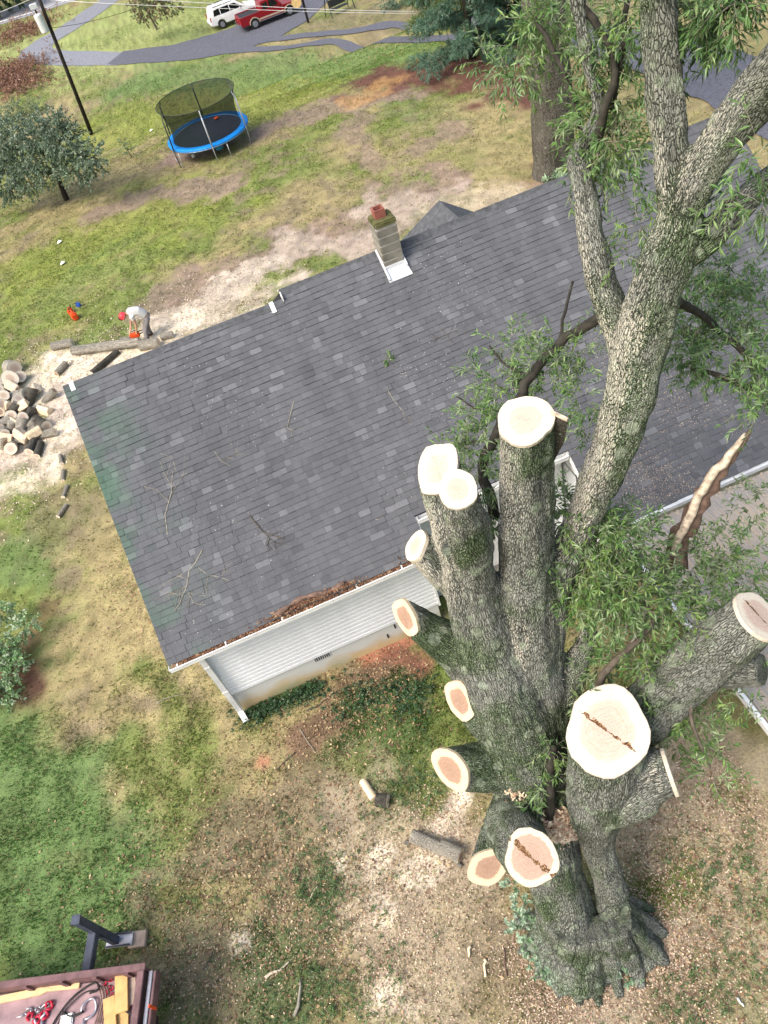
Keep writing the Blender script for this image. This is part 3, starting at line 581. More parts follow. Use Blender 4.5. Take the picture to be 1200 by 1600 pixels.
# right wing
mb = MB(); mb.box((9.0, 13.2, 1.55), (6.74, 7.3, 2.6)); mb.V += []; 
mb2 = MB(); mb2.prism([(9.55, 2.8), (11.5, 4.05), (11.5, 2.8)], 5.63, 5.70); mb2.V = [(y, x, z) for x, y, z in mb2.V]
hb(mb, 'side_wall', 'siding'); hb(mb2, 'side_gable', 'siding')
for k, yy in enumerate((9.75, 10.25, 10.75)): hb(MB().box((5.622, yy, 2.0), (.012, .02, 2.0)), 'panel_joint', 'vent_dark')
mb = MB(); mb.bar(rp(XR-.012, -1.08, -.08), rp(XR-.012, .95, -.08), .022, .15, (0, -SP, CP)); hb(mb, 'rake_board', 'trim')
gy_, gz_ = rp(0, -1.08)[1], rp(0, -1.08)[2]
gr = gutter(XR-.02, XE, gy_+.02, gz_-.02, 'gutter', 'gutter_grey'); hb(MB().box(((XR+XE)/2, gy_-.045, gz_-.012), (XE-XR-.1, .14, .012)), 'gutter_cover', 'gutter_grey', gr)
# chimney
cY = rp(0, 6.08)[1]; top = atY(589, 353, cY)[2]; cx = 3.79; cb = rp(0, 6.0)[2]-.1
ch = hb(MB().box((cx, cY+.24, (cb+top)/2), (.455, .455, top-cb)), 'chimney', 'mortar')
nb = 6; bh = (top-cb-.12)/nb
for k in range(nb):
    hb(MB().box((cx, cY+.24, cb+(k+.5)*bh), (.475, .475, bh-.018)), 'chimney_block', 'block', ch, bevel=.012)
hb(MB().box((cx, cY+.24, top-.03), (.50, .50, .14)), 'chimney_cap', 'moss', ch, bevel=.03)
fl = MB()
for dx, dy, sx, sy in ((-.105, 0, .03, .24), (.105, 0, .03, .24), (0, -.105, .18, .03), (0, .105, .18, .03)): fl.box((cx-.03+dx, cY+.28+dy, top+.12), (sx, sy, .22))
hb(fl, 'flue', 'flue', ch); hb(MB().box((cx-.03, cY+.28, top+.05), (.18, .18, .02)), 'flue_soot', 'soot', ch)
mb = MB(); V = [rp(cx-.27, 5.80, .03), rp(cx+.29, 5.80, .03), rp(cx+.26, 6.09, .035), rp(cx-.25, 6.09, .035)]
mb.add(list(V)+[v+np.array([0, 0, .012]) for v in V], [(0, 1, 2, 3), (4, 5, 6, 7), (0, 1, 5, 4), (1, 2, 6, 5), (2, 3, 7, 6), (3, 0, 4, 7)]); mb.box((cx, cY-.006, rp(0, 6.08)[2]+.06), (.47, .012, .14))
mb.bar(rp(cx-.25, 5.83, .06), rp(cx-.25, 6.62, .06), .03, .10, (0, -SP, CP)); mb.bar(rp(cx+.25, 6.02, .06), rp(cx+.25, 6.62, .06), .03, .10, (0, -SP, CP)); hb(mb, 'chimney_flashing', 'flashing', ch)
# rear cross gable seen over the ridge
A_, B_ = at(686, 313, 6.30), at(718, 341, 6.42); wv = np.array([1.0, 0, 0])
mb = MB(); dL = np.array([-1.9, .3, -1.25]); dR = np.array([1.9, -.6, -1.25])
V = [A_, B_, A_+dL, B_+dL, A_+dR, B_+dR]; V = V+[v-np.array([0, 0, .12]) for v in V]
mb.add(V, [(0, 1, 3, 2), (0, 4, 5, 1), (6, 8, 9, 7), (6, 7, 11, 10), (0, 2, 8, 6), (0, 6, 10, 4), (2, 3, 9, 8), (4, 10, 11, 5)])
hb(mb, 'rear_gable', 'ridge_shingle')
# covered porch with ribbed metal roof
porch = thing('porch', 'low porch with ribbed metal roof dusted with sawdust beside the house', 'porch', (9, 6.4, 0))
PX0, PX1, PY0, PY1 = 5.66, 12.4, 3.4, 9.02; zA, zB = 2.36, 2.60
def pz(y): return zA+(zB-zA)*(y-PY0)/(PY1-PY0)
pan = MB(); wd = .252; prof = [(0, 0), (.03, .0), (.04, .045), (.062, .045), (.072, .0), (.155, 0), (.163, .022), (.177, .022), (.185, 0), (wd-.004, 0)]
V = [(x, PY0-6.4, pz(PY0)+z) for x, z in prof]+[(x, PY1-6.4, pz(PY1)+z) for x, z in prof]; n_ = len(prof)
pan.add(V, [(i, i+1, i+1+n_, i+n_) for i in range(n_-1)]); p0 = pan.build('roof_panel', MAT['porch_metal'], porch)
for k in range(26):
    o = p0 if k == 0 else p0.copy()
    if k: C.objects.link(o); o.parent = porch
    o.location = (PX0-9+k*wd+.02, 0, 0)
pb = lambda c, d: MB().box(np.array(c)-[9, 6.4, 0], d)
pl_ = MB().bar(np.array([PX0-.03, PY0, zA-.01])-[9, 6.4, 0], np.array([PX0-.03, PY1, zB-.01])-[9, 6.4, 0], .07, .15); pl_.build('edge_trim', MAT['trim'], porch)
pb(((PX0+PX1)/2, PY0+.02, zA-.10), (PX1-PX0, .06, .16)).build('front_beam', MAT['trim'], porch)
for x in (PX0+.08, 9.0, PX1-.1): pb((x, PY0+.12, 1.12), (.1, .1, 2.24)).build('post', MAT['trim'], porch)
pb((9.6, 6.3, .12), (5.4, 5.2, .2)).build('deck', MAT['lumber_grey'], porch)

# ------------------------------------------------------------------ trees: fused limbs with bark coordinates
def lobes(seed):
    r = random.Random(seed); return [(k, r.uniform(0, 6.28), r.uniform(.01, .075/k**.5)) for k in (1, 2, 3, 5)]
def resample(path, step):
    P = np.array([p[:3] for p in path]); R = np.array([p[3] for p in path]); outp, outr = [], []
    for i in range(len(P)-1):
        p0, p1, p2, p3 = P[max(i-1, 0)], P[i], P[i+1], P[min(i+2, len(P)-1)]
        k = max(2, int(np.linalg.norm(p2-p1)/step))
        for s in np.linspace(0, 1, k, endpoint=False):
            outp.append(.5*((2*p1)+(-p0+p2)*s+(2*p0-5*p1+4*p2-p3)*s*s+(-p0+3*p1-3*p2+p3)*s**3)); outr.append(R[i]*(1-s)+R[i+1]*s)
    outp.append(P[-1]); outr.append(R[-1]); return np.array(outp), np.array(outr)
def frames(P):
    d = np.gradient(P, axis=0); d /= np.linalg.norm(d, axis=1)[:, None]; ys = []
    y = np.cross(d[0], [0, 0, 1] if abs(d[0][2]) < .9 else [1, 0, 0])
    for k in d: y = y-k*y.dot(k); y = y/np.linalg.norm(y); ys.append(y)
    ys = np.array(ys); return d, ys, np.cross(d, ys)
def limb_mesh(path, seed, normal=None, n=28, step=.12):
    P, R = resample(path, step); d, Y, Z = frames(P); lb = lobes(seed); V = []
    for i in range(len(P)):
        for k in range(n):
            a = 2*math.pi*k/n; r = R[i]*(1+sum(A*math.cos(q*a+ph) for q, ph, A in lb))
            V.append(P[i]+(Y[i]*math.cos(a)+Z[i]*math.sin(a))*r)
    V = np.array(V)
    if normal is not None:         # oblique cut: slide the last ring along the limb axis onto the cut plane
        nr = np.array(normal, float); nr /= np.linalg.norm(nr); ax = d[-1]
        for j in range(1, 5):
            i = len(P)-j; wgt = (1, .75, .45, .2)[j-1]
            if i < 1: break
            rr = V[i*n:(i+1)*n]; off = -((rr-P[i]) @ nr)/(ax @ nr); lim = .9*R[i]; V[i*n:(i+1)*n] = rr+ax*np.clip(off, -lim, lim)[:, None]*wgt
    F = [(i*n+k, i*n+(k+1) % n, (i+1)*n+(k+1) % n, (i+1)*n+k) for i in range(len(P)-1) for k in range(n)]
    F += [tuple(range(n))[::-1], tuple(range((len(P)-1)*n, len(P)*n))]
    return V, F, P, R, d, Y, Z
def eval_mods(me, mods):
    o = bpy.data.objects.new('tmp', me); C.objects.link(o)
    for ty, kw in mods:
        m_ = o.modifiers.new(ty, ty)
        for a, v in kw.items(): setattr(m_, a, v)
    dg = bpy.context.evaluated_depsgraph_get(); dg.update(); r = bpy.data.meshes.new_from_object(o.evaluated_get(dg)); bpy.data.objects.remove(o); return r
def fuse(limbs, voxel, smooth, name, mat, dustf=None, disp=.02, freq=6.0, tintf=None):
    """limbs: list of (path, seed, cut normal); returns one continuous mesh and the end rings"""
    AV, AF, ends, segs = [], [], [], []
    for path, seed, nr in limbs:
        V, F, P, R, d, Y, Z = limb_mesh(path, seed, nr); b = len(AV); AV.extend(V); AF.extend([tuple(b+i for i in f) for f in F])
        ends.append((V[-28:], P[-1], d[-1], R[-1])); L = np.r_[0, np.cumsum(np.linalg.norm(np.diff(P, axis=0), axis=1))]
        for i in range(len(P)-1): segs.append((P[i], P[i+1], R[i], R[i+1], L[i], L[i+1], Y[i], Z[i], seed))
    me = mk_mesh('tmp', AV, AF, [])
    me = eval_mods(me, [('REMESH', dict(mode='VOXEL', voxel_size=voxel)), ('SMOOTH', dict(factor=.5, iterations=smooth))])
    nv = len(me.vertices); co = np.empty(nv*3, np.float32); me.vertices.foreach_get('co', co); co = co.reshape(-1, 3).astype(float)
    nm = np.empty(nv*3, np.float32); me.vertices.foreach_get('normal', nm); nm = nm.reshape(-1, 3).astype(float)
    best = np.full(nv, 1e9); bc = np.zeros((nv, 3))
    for A, B, ra, rb, la, lb_, Y, Z, seed in segs:
        ab = B-A; lim = max(ra, rb)*1.6+.1+np.linalg.norm(ab); sel = np.nonzero((np.abs(co-(A+B)/2) < lim).all(1))[0]
        if not len(sel): continue
        cs = co[sel]; t_ = np.clip(((cs-A) @ ab)/(ab @ ab), 0, 1); q = A+ab*t_[:, None]; w_ = cs-q; dd = np.linalg.norm(w_, axis=1); r = ra+(rb-ra)*t_
        k = dd-r; m_ = k < best[sel]; ix = sel[m_]; best[ix] = k[m_]
        bc[ix] = np.c_[w_ @ Y, w_ @ Z, la+(lb_-la)*t_][m_]+np.array([seed*3.7, seed*1.9, 0])
    f = freq; n1 = fbm(bc[:, 0]*f, bc[:, 1]*f, bc[:, 2]*f*.22, 3); rid = 1-np.abs(2*n1-1)*2.2
    big = fbm(co[:, 0], co[:, 1], co[:, 2], 3, 2.0)-.5
    keepf = np.ones(nv)
    for ring, c, ax, r in ends: keepf *= sstep(.9, 1.35, np.linalg.norm(co-c, axis=1)/r)
    knob = fbm(co[:, 0], co[:, 1], co[:, 2]*.6, 2, 5.0)-.5
    co = co+nm*((rid*disp*.6+big*disp*3.0+knob*disp*1.6-disp*.5)*keepf)[:, None]
    me.vertices.foreach_set('co', co.astype(np.float32).ravel())
    at_ = me.attributes.new('bark', 'FLOAT_VECTOR', 'POINT'); at_.data.foreach_set('vector', bc.astype(np.float32).ravel())
    if dustf is not None:
        du = me.attributes.new('dust', 'FLOAT', 'POINT'); du.data.foreach_set('value', dustf(co).astype(np.float32))
    if tintf is not None:
        du = me.attributes.new('tint', 'FLOAT_VECTOR', 'POINT'); du.data.foreach_set('vector', tintf(co).astype(np.float32).ravel())
    me.materials.clear(); me.materials.append(MAT[mat]); me.polygons.foreach_set('use_smooth', np.ones(len(me.polygons), bool)); me.name = name; me.update()
    return me, ends
def cut_face(end, mat, parent, name='cut_face', normal=None, grow=1.015, lift=.03):
    ring, c, ax, r = end; c = ring.mean(0); nr = np.array(normal, float) if normal is not None else np.array(ax, float); nr /= np.linalg.norm(nr)
    n = len(ring); rr = c+(ring-c)*(grow+RNG.normal(0, .012, (n, 1))); V, F, D = [], [], []
    u = np.cross(nr, [0, 1, 0]); u /= np.linalg.norm(u); v = np.cross(nr, u)
    for q, h in ((1.0, -.05), (1.0, 0), (.985, .006), (.8, .007), (.6, .008), (.4, .008), (.2, .008)):
        for p in rr: x = c+(p-c)*q; V.append(x+nr*(h+lift)); D.append((((x-c) @ u)/r, ((x-c) @ v)/r, q))
    V.append(c+nr*(.008+lift)); D.append((0, 0, 0)); m_ = 7
    for i in range(m_-1):
        for k in range(n): F.append((i*n+k, i*n+(k+1) % n, (i+1)*n+(k+1) % n, (i+1)*n+k))
    for k in range(n): F.append(((m_-1)*n+k, (m_-1)*n+(k+1) % n, m_*n))
    me = mk_mesh(name, V, F, MAT[mat], attrs={'disc': ('FLOAT_VECTOR', D)})
    return link(name, me, parent)
def LP(*pts): # (px, py, height, radius in photo px) -> world path
    out = []
    for px, py, z, r in pts: P = at(px, py, z); out.append((*P, r*mpp(P)))
    return out
camdir = lambda px, py, z: (np.array([0, 0, CAMH])-at(px, py, z))/np.linalg.norm(np.array([0, 0, CAMH])-at(px, py, z))
oak = thing('oak_tree', 'huge pollarded oak with fresh cut stubs and mossy grey bark in front of the house', 'tree', (0, 0, 0))
LIMBS = [  # name, path, cut normal or None, cut material or None
    ('t1', LP((985, 1480, -.15, 42), (967, 1440, .5, 28), (954, 1390, 1.3, 23), (932, 1318, 2.6, 23), (928, 1265, 3.5, 41), (938, 1203, 4.5, 58), (945, 1141, 5.3, 62)), .75*np.array([0, 0, 1])+.5*camdir(945, 1141, 5.3), 'cut_bigcrack'),
    ('t1side', LP((940, 1245, 3.7, 44), (985, 1222, 4.25, 48), (1015, 1208, 4.5, 42), (1044, 1202, 4.65, 35)), (.92, -.28, .2), 'cut_pale'),
    ('t2', LP((900, 1500, -.15, 58), (890, 1455, .45, 46), (876, 1405, 1.15, 42), (862, 1345, 2.0, 44), (845, 1278, 2.8, 50)), None, None),
    ('k', LP((870, 1290, 2.3, 50), (825, 1270, 2.9, 52), (800, 1285, 3.2, 46), (805, 1310, 3.5, 42)), None, None),
    ('k1', LP((800, 1290, 3.2, 42), (812, 1315, 3.7, 42), (828, 1338, 4.1, 38)), camdir(828, 1338, 4.1)+np.array([-.05, -.05, 0]), 'cut_crack'),
    ('k2', LP((800, 1285, 3.1, 40), (780, 1320, 3.25, 33), (763, 1352, 3.35, 26)), np.array([-.18, -.72, .62]), 'cut_heart'),
    ('t3', LP((858, 1310, 2.0, 50), (846, 1235, 2.9, 62), (820, 1155, 4.0, 66), (792, 1082, 5.0, 62), (762, 1000, 5.9, 53), (738, 915, 7.0, 46), (724, 850, 7.8, 38)), None, None),
    ('c1', LP((742, 910, 7.1, 36), (731, 830, 8.3, 36), (714, 767, 9.2, 33)), .55*np.array([0, 0, 1])+.6*camdir(713, 766, 8.9), 'cut_pale'),
    ('c2', LP((735, 910, 7.0, 36), (703, 800, 7.9, 38), (686, 733, 8.45, 35)), np.array([-.42, -.22, .85]), 'cut_pale'),
    ('d', LP((850, 1180, 3.4, 56), (838, 1090, 4.6, 52), (828, 1000, 5.8, 46), (822, 880, 7.2, 45), (822, 760, 8.6, 45), (821, 657, 9.7, 45)), .75*np.array([0, 0, 1])+.4*camdir(821, 657, 9.7), 'cut_pale'),
    ('e', LP((860, 1130, 3.9, 40), (854, 1060, 4.9, 33), (858, 970, 6.0, 28), (876, 890, 6.9, 27), (914, 800, 7.8, 28), (955, 710, 8.7, 33), (986, 610, 9.5, 39), (1003, 530, 10.1, 42), (1034, 430, 10.8, 39), (1060, 345, 11.3, 36), (1050, 270, 11.75, 28), (1040, 140, 12.5, 26), (1031, 0, 13.25, 24), (1020, -190, 14.2, 26)), None, None),
    ('f', LP((985, 590, 9.6, 24), (962, 500, 10.2, 24), (938, 425, 10.7, 23), (920, 340, 11.2, 22), (908, 260, 11.6, 21), (905, 240, 11.7, 15), (935, 170, 12.1, 11), (918, 95, 12.5, 9), (905, 0, 13.0, 8), (895, -120, 13.6, 7)), None, None),
    ('g', LP((1050, 380, 11.05, 24), (1085, 285, 11.7, 31), (1140, 200, 12.2, 31), (1205, 115, 12.7, 29), (1300, 0, 13.4, 30)), None, None),
    ('h', LP((1045, 420, 10.85, 20), (1100, 378, 11.1, 21), (1150, 325, 11.3, 20), (1205, 272, 11.5, 17), (1290, 220, 11.7, 14)), None, None),
    ('r', LP((930, 1180, 3.6, 45), (1000, 1120, 4.5, 43), (1070, 1055, 5.3, 43), (1130, 1005, 5.9, 42), (1182, 963, 6.4, 40)), np.array([.5, -.25, .8]), 'cut_bigcrack'),
    ('r2', LP((1110, 1040, 5.3, 38), (1160, 1045, 5.4, 32), (1192, 1048, 5.5, 24)), None, None),
    ('s705', LP((850, 1200, 2.9, 52), (780, 1195, 3.6, 42), (704, 1199, 4.1, 33)), .45*camdir(704, 1199, 4.1)+np.array([-.55, -.1, 0]), 'cut_heart'),
    ('s718', LP((810, 1160, 3.8, 55), (765, 1125, 4.4, 40), (719, 1094, 5.0, 25)), .55*camdir(719, 1094, 5.0)+np.array([-.6, -.15, 0]), 'cut_heart'),
    ('s635', LP((750, 1045, 5.0, 46), (695, 1000, 5.7, 34), (636, 963, 6.3, 24)), .45*camdir(636, 963, 6.3)+np.array([-.7, -.1, .0]), 'cut_heart'),
    ('s645', LP((738, 930, 6.7, 42), (690, 885, 7.1, 34), (652, 855, 7.5, 28)), np.array([-.6, .25, .75]), 'cut_pale'),
    ('sprout', LP((880, 1090, 4.6, 26), (905, 1030, 5.2, 20), (925, 985, 5.6, 14)), None, None),
]
roots = [((882, 1425), (792, 1450), 20), ((880, 1435), (800, 1500), 26), ((884, 1445), (832, 1545), 26), ((892, 1455), (868, 1575), 24), ((905, 1455), (905, 1590), 24), ((918, 1455), (938, 1590), 20), ((940, 1450), (972, 1580), 22), ((958, 1445), (1012, 1560), 24), ((966, 1435), (1058, 1520), 22), ((968, 1420), (1062, 1470), 18), ((966, 1405), (1035, 1425), 13)]
for i, (a, b, r) in enumerate(roots):
    b = (a[0]+(b[0]-a[0])*.88, a[1]+(b[1]-a[1])*.88); m_ = ((a[0]+b[0])/2, (a[1]+b[1])/2); LIMBS.append(('root%d' % i, LP((*a, 1.15, r*.95), (*m_, .27, r*.72), (*b, -.05, r*.16)), None, None))
def dustf(co):      # sawdust settled on the left of the rear stems and on the right side stub
    k = np.full(len(co), -.35)
    for c0, r_, v in ((at(700, 850, 7.4), 1.0, .45), (at(930, 740, 8.4), 1.4, .52), (at(850, 980, 6.0), .9, .5), (at(655, 860, 7.4), .6, 1.0), (at(800, 760, 8.8), 1.2, .3), (at(985, 560, 10.0), .8, .42), (at(1085, 280, 11.7), .9, .2), (at(930, 420, 10.7), .9, .2), (at(1020, 1190, 4.6), .6, .6), (at(725, 1010, 5.6), .3, .9)):
        d = np.linalg.norm(co-c0, axis=1)/r_; k = np.maximum(k, -.35+(v+.35)*(1-sstep(.5, 1.3, d)))
    return k+.25
def tintf(co):      # moss, crust and white speck amounts
    T_ = np.zeros((len(co), 3))
    def put(ch, p, r_, v): d = np.linalg.norm(co-np.array(p), axis=1)/r_; T_[:, ch] = np.maximum(T_[:, ch], v*(1-sstep(.5, 1.2, d)))
    put(0, at(800, 1120, 4.2), 1.3, 1.0); put(0, at(790, 1270, 3.2), 1.0, 1.1); put(0, at(1010, 600, 9.4), 1.6, .8); put(0, at(760, 1190, 3.6), .8, .9); put(0, at(670, 980, 6.0), .7, .8); put(0, at(720, 1000, 5.9), .8, .6); put(0, at(880, 1420, 1.0), 1.0, .3); put(0, at(1040, 400, 10.8), 1.0, .5)
    put(1, at(822, 1460, .4), .75, 1.0); put(1, at(870, 1520, .1), .45, .9); put(1, at(960, 1490, .2), .5, .85); put(1, at(980, 1235, 4.2), .55, .62); put(1, at(955, 760, 8.0), .5, .75); put(1, at(990, 640, 9.0), .6, .7)
    put(2, at(790, 1270, 3.3), .8, 1.6); put(2, at(800, 1080, 5.0), 1.2, 1.0); put(2, at(1010, 560, 9.8), 1.6, 1.0); put(2, at(1150, 190, 12.2), 1.0, 1.2); put(2, at(1035, 150, 12.4), 1.2, .6); put(2, at(930, 400, 10.8), 1.0, 1.2)
    return T_
me, ends = fuse([(p, i+1, nr) for i, (nm, p, nr, cm) in enumerate(LIMBS)], .024, 5, 'trunk', 'bark', dustf, .034, 8.0, tintf)
link('trunk', me, oak)
for (nm, p, nr, cm), e in zip(LIMBS, ends):
    if cm: cut_face(e, cm, oak, normal=nr)
print('trunk verts', len(me.vertices))

# ------------------------------------------------------------------ foliage
class Leaves:
    """leaf sprays: many twigs at once, each with leaves set along it"""
    def __init__(s): s.V = []; s.C = []; s.TV = []; s.TF = []; s.nt = 0
    def sprays(s, P0, D0, length, nleaf, L, w, cols, droop=.5, twig=.004, spread=.9, shade=.35):
        n = len(P0); k = max(3, nleaf//2); p = P0.copy(); d = D0/np.linalg.norm(D0, axis=1)[:, None]
        ln = length*RNG.uniform(.6, 1.3, (n, 1)); cols = np.array(cols); pts = [p.copy()]
        base_c = cols[RNG.integers(0, len(cols), n)]
        for i in range(k+1):
            if i < k: d = d+RNG.normal(0, .16, (n, 3))+np.array([0, 0, -droop*.12]); d /= np.linalg.norm(d, axis=1)[:, None]; p = p+d*ln/k; pts.append(p.copy())
            for q in range(2):
                sd_ = np.cross(d, RNG.normal(0, 1, (n, 3))); sd_ /= np.linalg.norm(sd_, axis=1)[:, None]+1e-9
                ld = d*RNG.uniform(.3, 1, (n, 1))+sd_*spread*RNG.uniform(.5, 1, (n, 1))+np.array([0, 0, -.25]); ld /= np.linalg.norm(ld, axis=1)[:, None]
                Ls = L*RNG.uniform(.7, 1.25, (n, 1)); ws = w*RNG.uniform(.8, 1.3, (n, 1))
                side = np.cross(ld, RNG.normal(0, .45, (n, 3))+[0, 0, 1]); side /= np.linalg.norm(side, axis=1)[:, None]+1e-9; up_ = np.cross(side, ld)
                m_ = p+ld*Ls*.45-up_*Ls*.05
                s.V.append(np.stack([p, m_+side*ws/2+up_*ws*.18, p+ld*Ls-up_*Ls*.14, m_-side*ws/2+up_*ws*.18], 1).reshape(-1, 3))
                c = (base_c*.6+cols[RNG.integers(0, len(cols), n)]*.4)*RNG.uniform(1-shade, 1+shade, (n, 1)); s.C.append(np.repeat(c, 4, 0))
        if twig:
            m_ = len(pts); A = np.stack(pts, 1); ang = [0, 2.094, 4.189]
            r = twig*(1-.7*np.arange(m_)/m_)
            V = np.stack([A+np.array([math.cos(q), math.sin(q), .3*math.cos(q)])*r[None, :, None] for q in ang], 2).reshape(-1, 3)
            idx = np.arange(n)[:, None]*m_*3+np.arange(m_-1)[None]*3; idx = idx.ravel()+s.nt
            for q in range(3): q2 = (q+1) % 3; s.TF.append(np.stack([idx+q, idx+q2, idx+3+q2, idx+3+q], 1))
            s.TV.append(V); s.nt += len(V)
    def cluster(s, c, r, n, cols, L=.115, w=.024, droop=.5, nleaf=12, length=.34, twig=.004, out=.15, shade=.35, spread=.9, shell=.5):
        c = np.array(c, float); r = np.array([r, r, r*.8] if np.isscalar(r) else r, float)
        u = RNG.normal(0, 1, (n, 3)); u /= np.linalg.norm(u, axis=1)[:, None]; q = c+u*r*RNG.random((n, 1))**shell*.8
        s.sprays(q, u+np.array([0, 0, out]), length, nleaf, L, w, cols, droop, twig, spread, shade)
    def build(s, parent, fname='foliage', mat='leaves', twmat='twig', flabel=None):
        V = np.concatenate(s.V); o = link(fname, mk_mesh(fname, V, np.arange(len(V)).reshape(-1, 4), MAT[mat], attrs={'col': ('FLOAT_COLOR', np.clip(np.concatenate(s.C), 0, 1))}), parent); o['kind'] = 'stuff'
        if flabel: o['label'] = flabel
        if s.nt: q = link('twigs', mk_mesh('twigs', np.concatenate(s.TV), np.concatenate(s.TF), MAT[twmat]), parent); q['kind'] = 'stuff'
        return o
GR = [(.08, .17, .045), (.11, .215, .055), (.145, .25, .075), (.06, .13, .04), (.26, .34, .18), (.175, .265, .07)]
GD = [(.075, .165, .05), (.11, .21, .055), (.055, .12, .04), (.14, .25, .08), (.2, .3, .12)]
lv = Leaves()
def cl(px, py, z, rpx, n, cols=GR, **k): c = at(px, py, z); lv.cluster(c, rpx*mpp(c), int(n*2.25), cols, **k)
for a in ((900, 800, 7.6, 42, 39), (945, 830, 7.4, 50, 54), (920, 880, 7.0, 55, 66), (985, 850, 6.8, 50, 26), (965, 930, 6.6, 60, 66), (900, 930, 6.5, 35, 18), (1020, 920, 6.3, 60, 30), (1080, 890, 5.9, 55, 30), (1130, 860, 5.7, 45, 22), (1060, 960, 6.0, 55, 30), (1110, 930, 5.7, 50, 24), (985, 1000, 5.6, 55, 28), (945, 1025, 5.2, 42, 16), (1050, 1030, 5.4, 48, 18), (1020, 1060, 5.0, 34, 9), (1080, 1110, 4.6, 42, 20), (1055, 1145, 4.3, 34, 14), (1112, 1085, 4.7, 32, 12), (1125, 1180, 4.6, 25, 7), (1110, 1210, 4.5, 18, 5), (1170, 900, 5.5, 45, 14), (1165, 1090, 4.9, 30, 6), (1190, 770, 5.2, 26, 6), (1165, 790, 5.0, 22, 5), (1195, 1010, 5.5, 30, 10)): cl(*a)
for a in ((905, 545, 8.3, 45, 12), (860, 560, 8.2, 45, 18), (830, 575, 8.2, 35, 14), (800, 540, 8.2, 30, 10), (790, 605, 8.0, 38, 14), (760, 590, 8.0, 25, 6), (770, 660, 7.9, 38, 14), (735, 640, 7.8, 22, 6), (745, 700, 7.7, 40, 16), (710, 690, 7.6, 20, 6), (755, 745, 7.6, 35, 14), (860, 600, 8.0, 30, 6), (905, 625, 8.0, 35, 9), (920, 660, 8.0, 24, 6), (770, 800, 7.3, 22, 6)): cl(*a)
for a in ((1090, 420, 9.6, 40, 18), (1140, 420, 9.5, 45, 20), (1110, 480, 9.3, 45, 20), (1160, 480, 9.2, 45, 16), (1080, 540, 9.1, 40, 20), (1150, 545, 9.0, 45, 20), (1190, 580, 8.8, 40, 16), (1110, 570, 8.9, 35, 12), (1180, 640, 8.6, 35, 12), (1060, 500, 9.3, 20, 6)): cl(*a, cols=GD)
for a in ((860, 30, 12.6, 40, 18), (828, 62, 12.4, 36, 15), (868, 62, 12.4, 36, 16), (800, 110, 12.2, 30, 9), (805, 112, 12.2, 24, 5), (925, 165, 12.0, 26, 8), (930, 60, 12.5, 40, 16), (960, 100, 12.4, 35, 14), (940, 160, 12.0, 40, 20), (970, 40, 12.7, 35, 12), (935, 215, 11.8, 26, 13), (955, 222, 11.8, 40, 22), (938, 268, 11.5, 26, 10), (975, 250, 11.6, 25, 6), (760, 95, 12.0, 18, 3), (890, 300, 11.3, 15, 3), (1000, 350, 11.2, 22, 6), (985, 400, 10.8, 25, 6), (1000, 20, 12.9, 25, 8)): cl(*a)
for a in ((1090, 15, 13.0, 40, 26), (1130, 5, 13.1, 40, 24), (1095, 55, 12.8, 30, 12), (1140, 45, 12.9, 22, 7), (1070, 70, 12.7, 18, 4), (1160, -5, 13.2, 30, 14), (1180, 245, 12.2, 22, 6), (1190, 320, 11.6, 25, 8), (1150, 300, 11.6, 20, 4)): cl(*a, cols=GD)
for a in ((862, 1170, 4.5, 20, 7), (850, 1230, 3.8, 22, 9), (875, 1210, 4.0, 14, 4), (890, 1060, 5.2, 20, 5), (910, 1090, 5.0, 20, 4)): cl(*a)
BASEG = [(.22, .34, .22), (.30, .42, .30), (.14, .24, .12), (.38, .48, .37)]
for px, py, z, r, n_ in ((812, 1410, .9, 16, 14), (818, 1445, .55, 22, 30), (832, 1480, .3, 22, 30), (850, 1510, .2, 18, 20), (880, 1530, .15, 14, 12), (965, 1500, .35, 18, 16), (985, 1520, .15, 12, 8), (800, 1385, 1.2, 10, 8)):
    c = at(px, py, z); lv.cluster(c, r*mpp(c), n_, BASEG, L=.075, w=.045, length=.10, nleaf=8, twig=0)
lv.build(oak, flabel='narrow green oak leaves sprouting from the cut limbs')
def branch(pts, mat='dark_branch', name='branch', parent=oak, n=7):
    P, R = resample(LP(*pts), .12); P = P+RNG.normal(0, 1, P.shape)*R[:, None]*.25
    return MB().tube(list(P), list(R), n).build(name, MAT[mat], parent, smooth=True)
branch(((985, 480, 8.9, 9), (930, 500, 8.7, 9), (865, 548, 8.4, 8), (830, 590, 8.2, 8), (800, 640, 8.0, 9), (770, 690, 7.8, 9), (755, 740, 7.5, 9), (775, 810, 7.0, 10)))
branch(((872, 545, 8.4, 3), (880, 500, 8.7, 2.5), (895, 440, 9.0, 2)))
branch(((830, 590, 8.2, 3), (790, 570, 8.2, 2.2), (765, 540, 8.2, 1.5))); branch(((800, 640, 8.0, 3), (750, 640, 7.9, 2), (715, 620, 7.8, 1.2)))
branch(((770, 690, 7.8, 3), (730, 690, 7.7, 2), (695, 700, 7.6, 1.2)))
branch(((1040, 455, 10.4, 9), (1090, 490, 9.6, 6), (1150, 540, 9.1, 5), (1210, 600, 8.7, 4))); branch(((1080, 575, 8.9, 3), (1120, 585, 8.8, 4), (1165, 605, 8.7, 5), (1210, 640, 8.5, 5)))
branch(((925, 1080, 4.9, 7), (950, 1045, 5.5, 6), (985, 1010, 5.9, 5), (1020, 970, 6.2, 4), (1000, 930, 6.5, 2)), 'twig_dark'); branch(((985, 1010, 5.9, 3), (1005, 965, 6.2, 2), (1010, 930, 6.5, 1.5)), 'twig')
branch(((862, 1290, 3.2, 7), (858, 1250, 3.7, 8), (862, 1200, 4.2, 7), (866, 1165, 4.6, 5)))
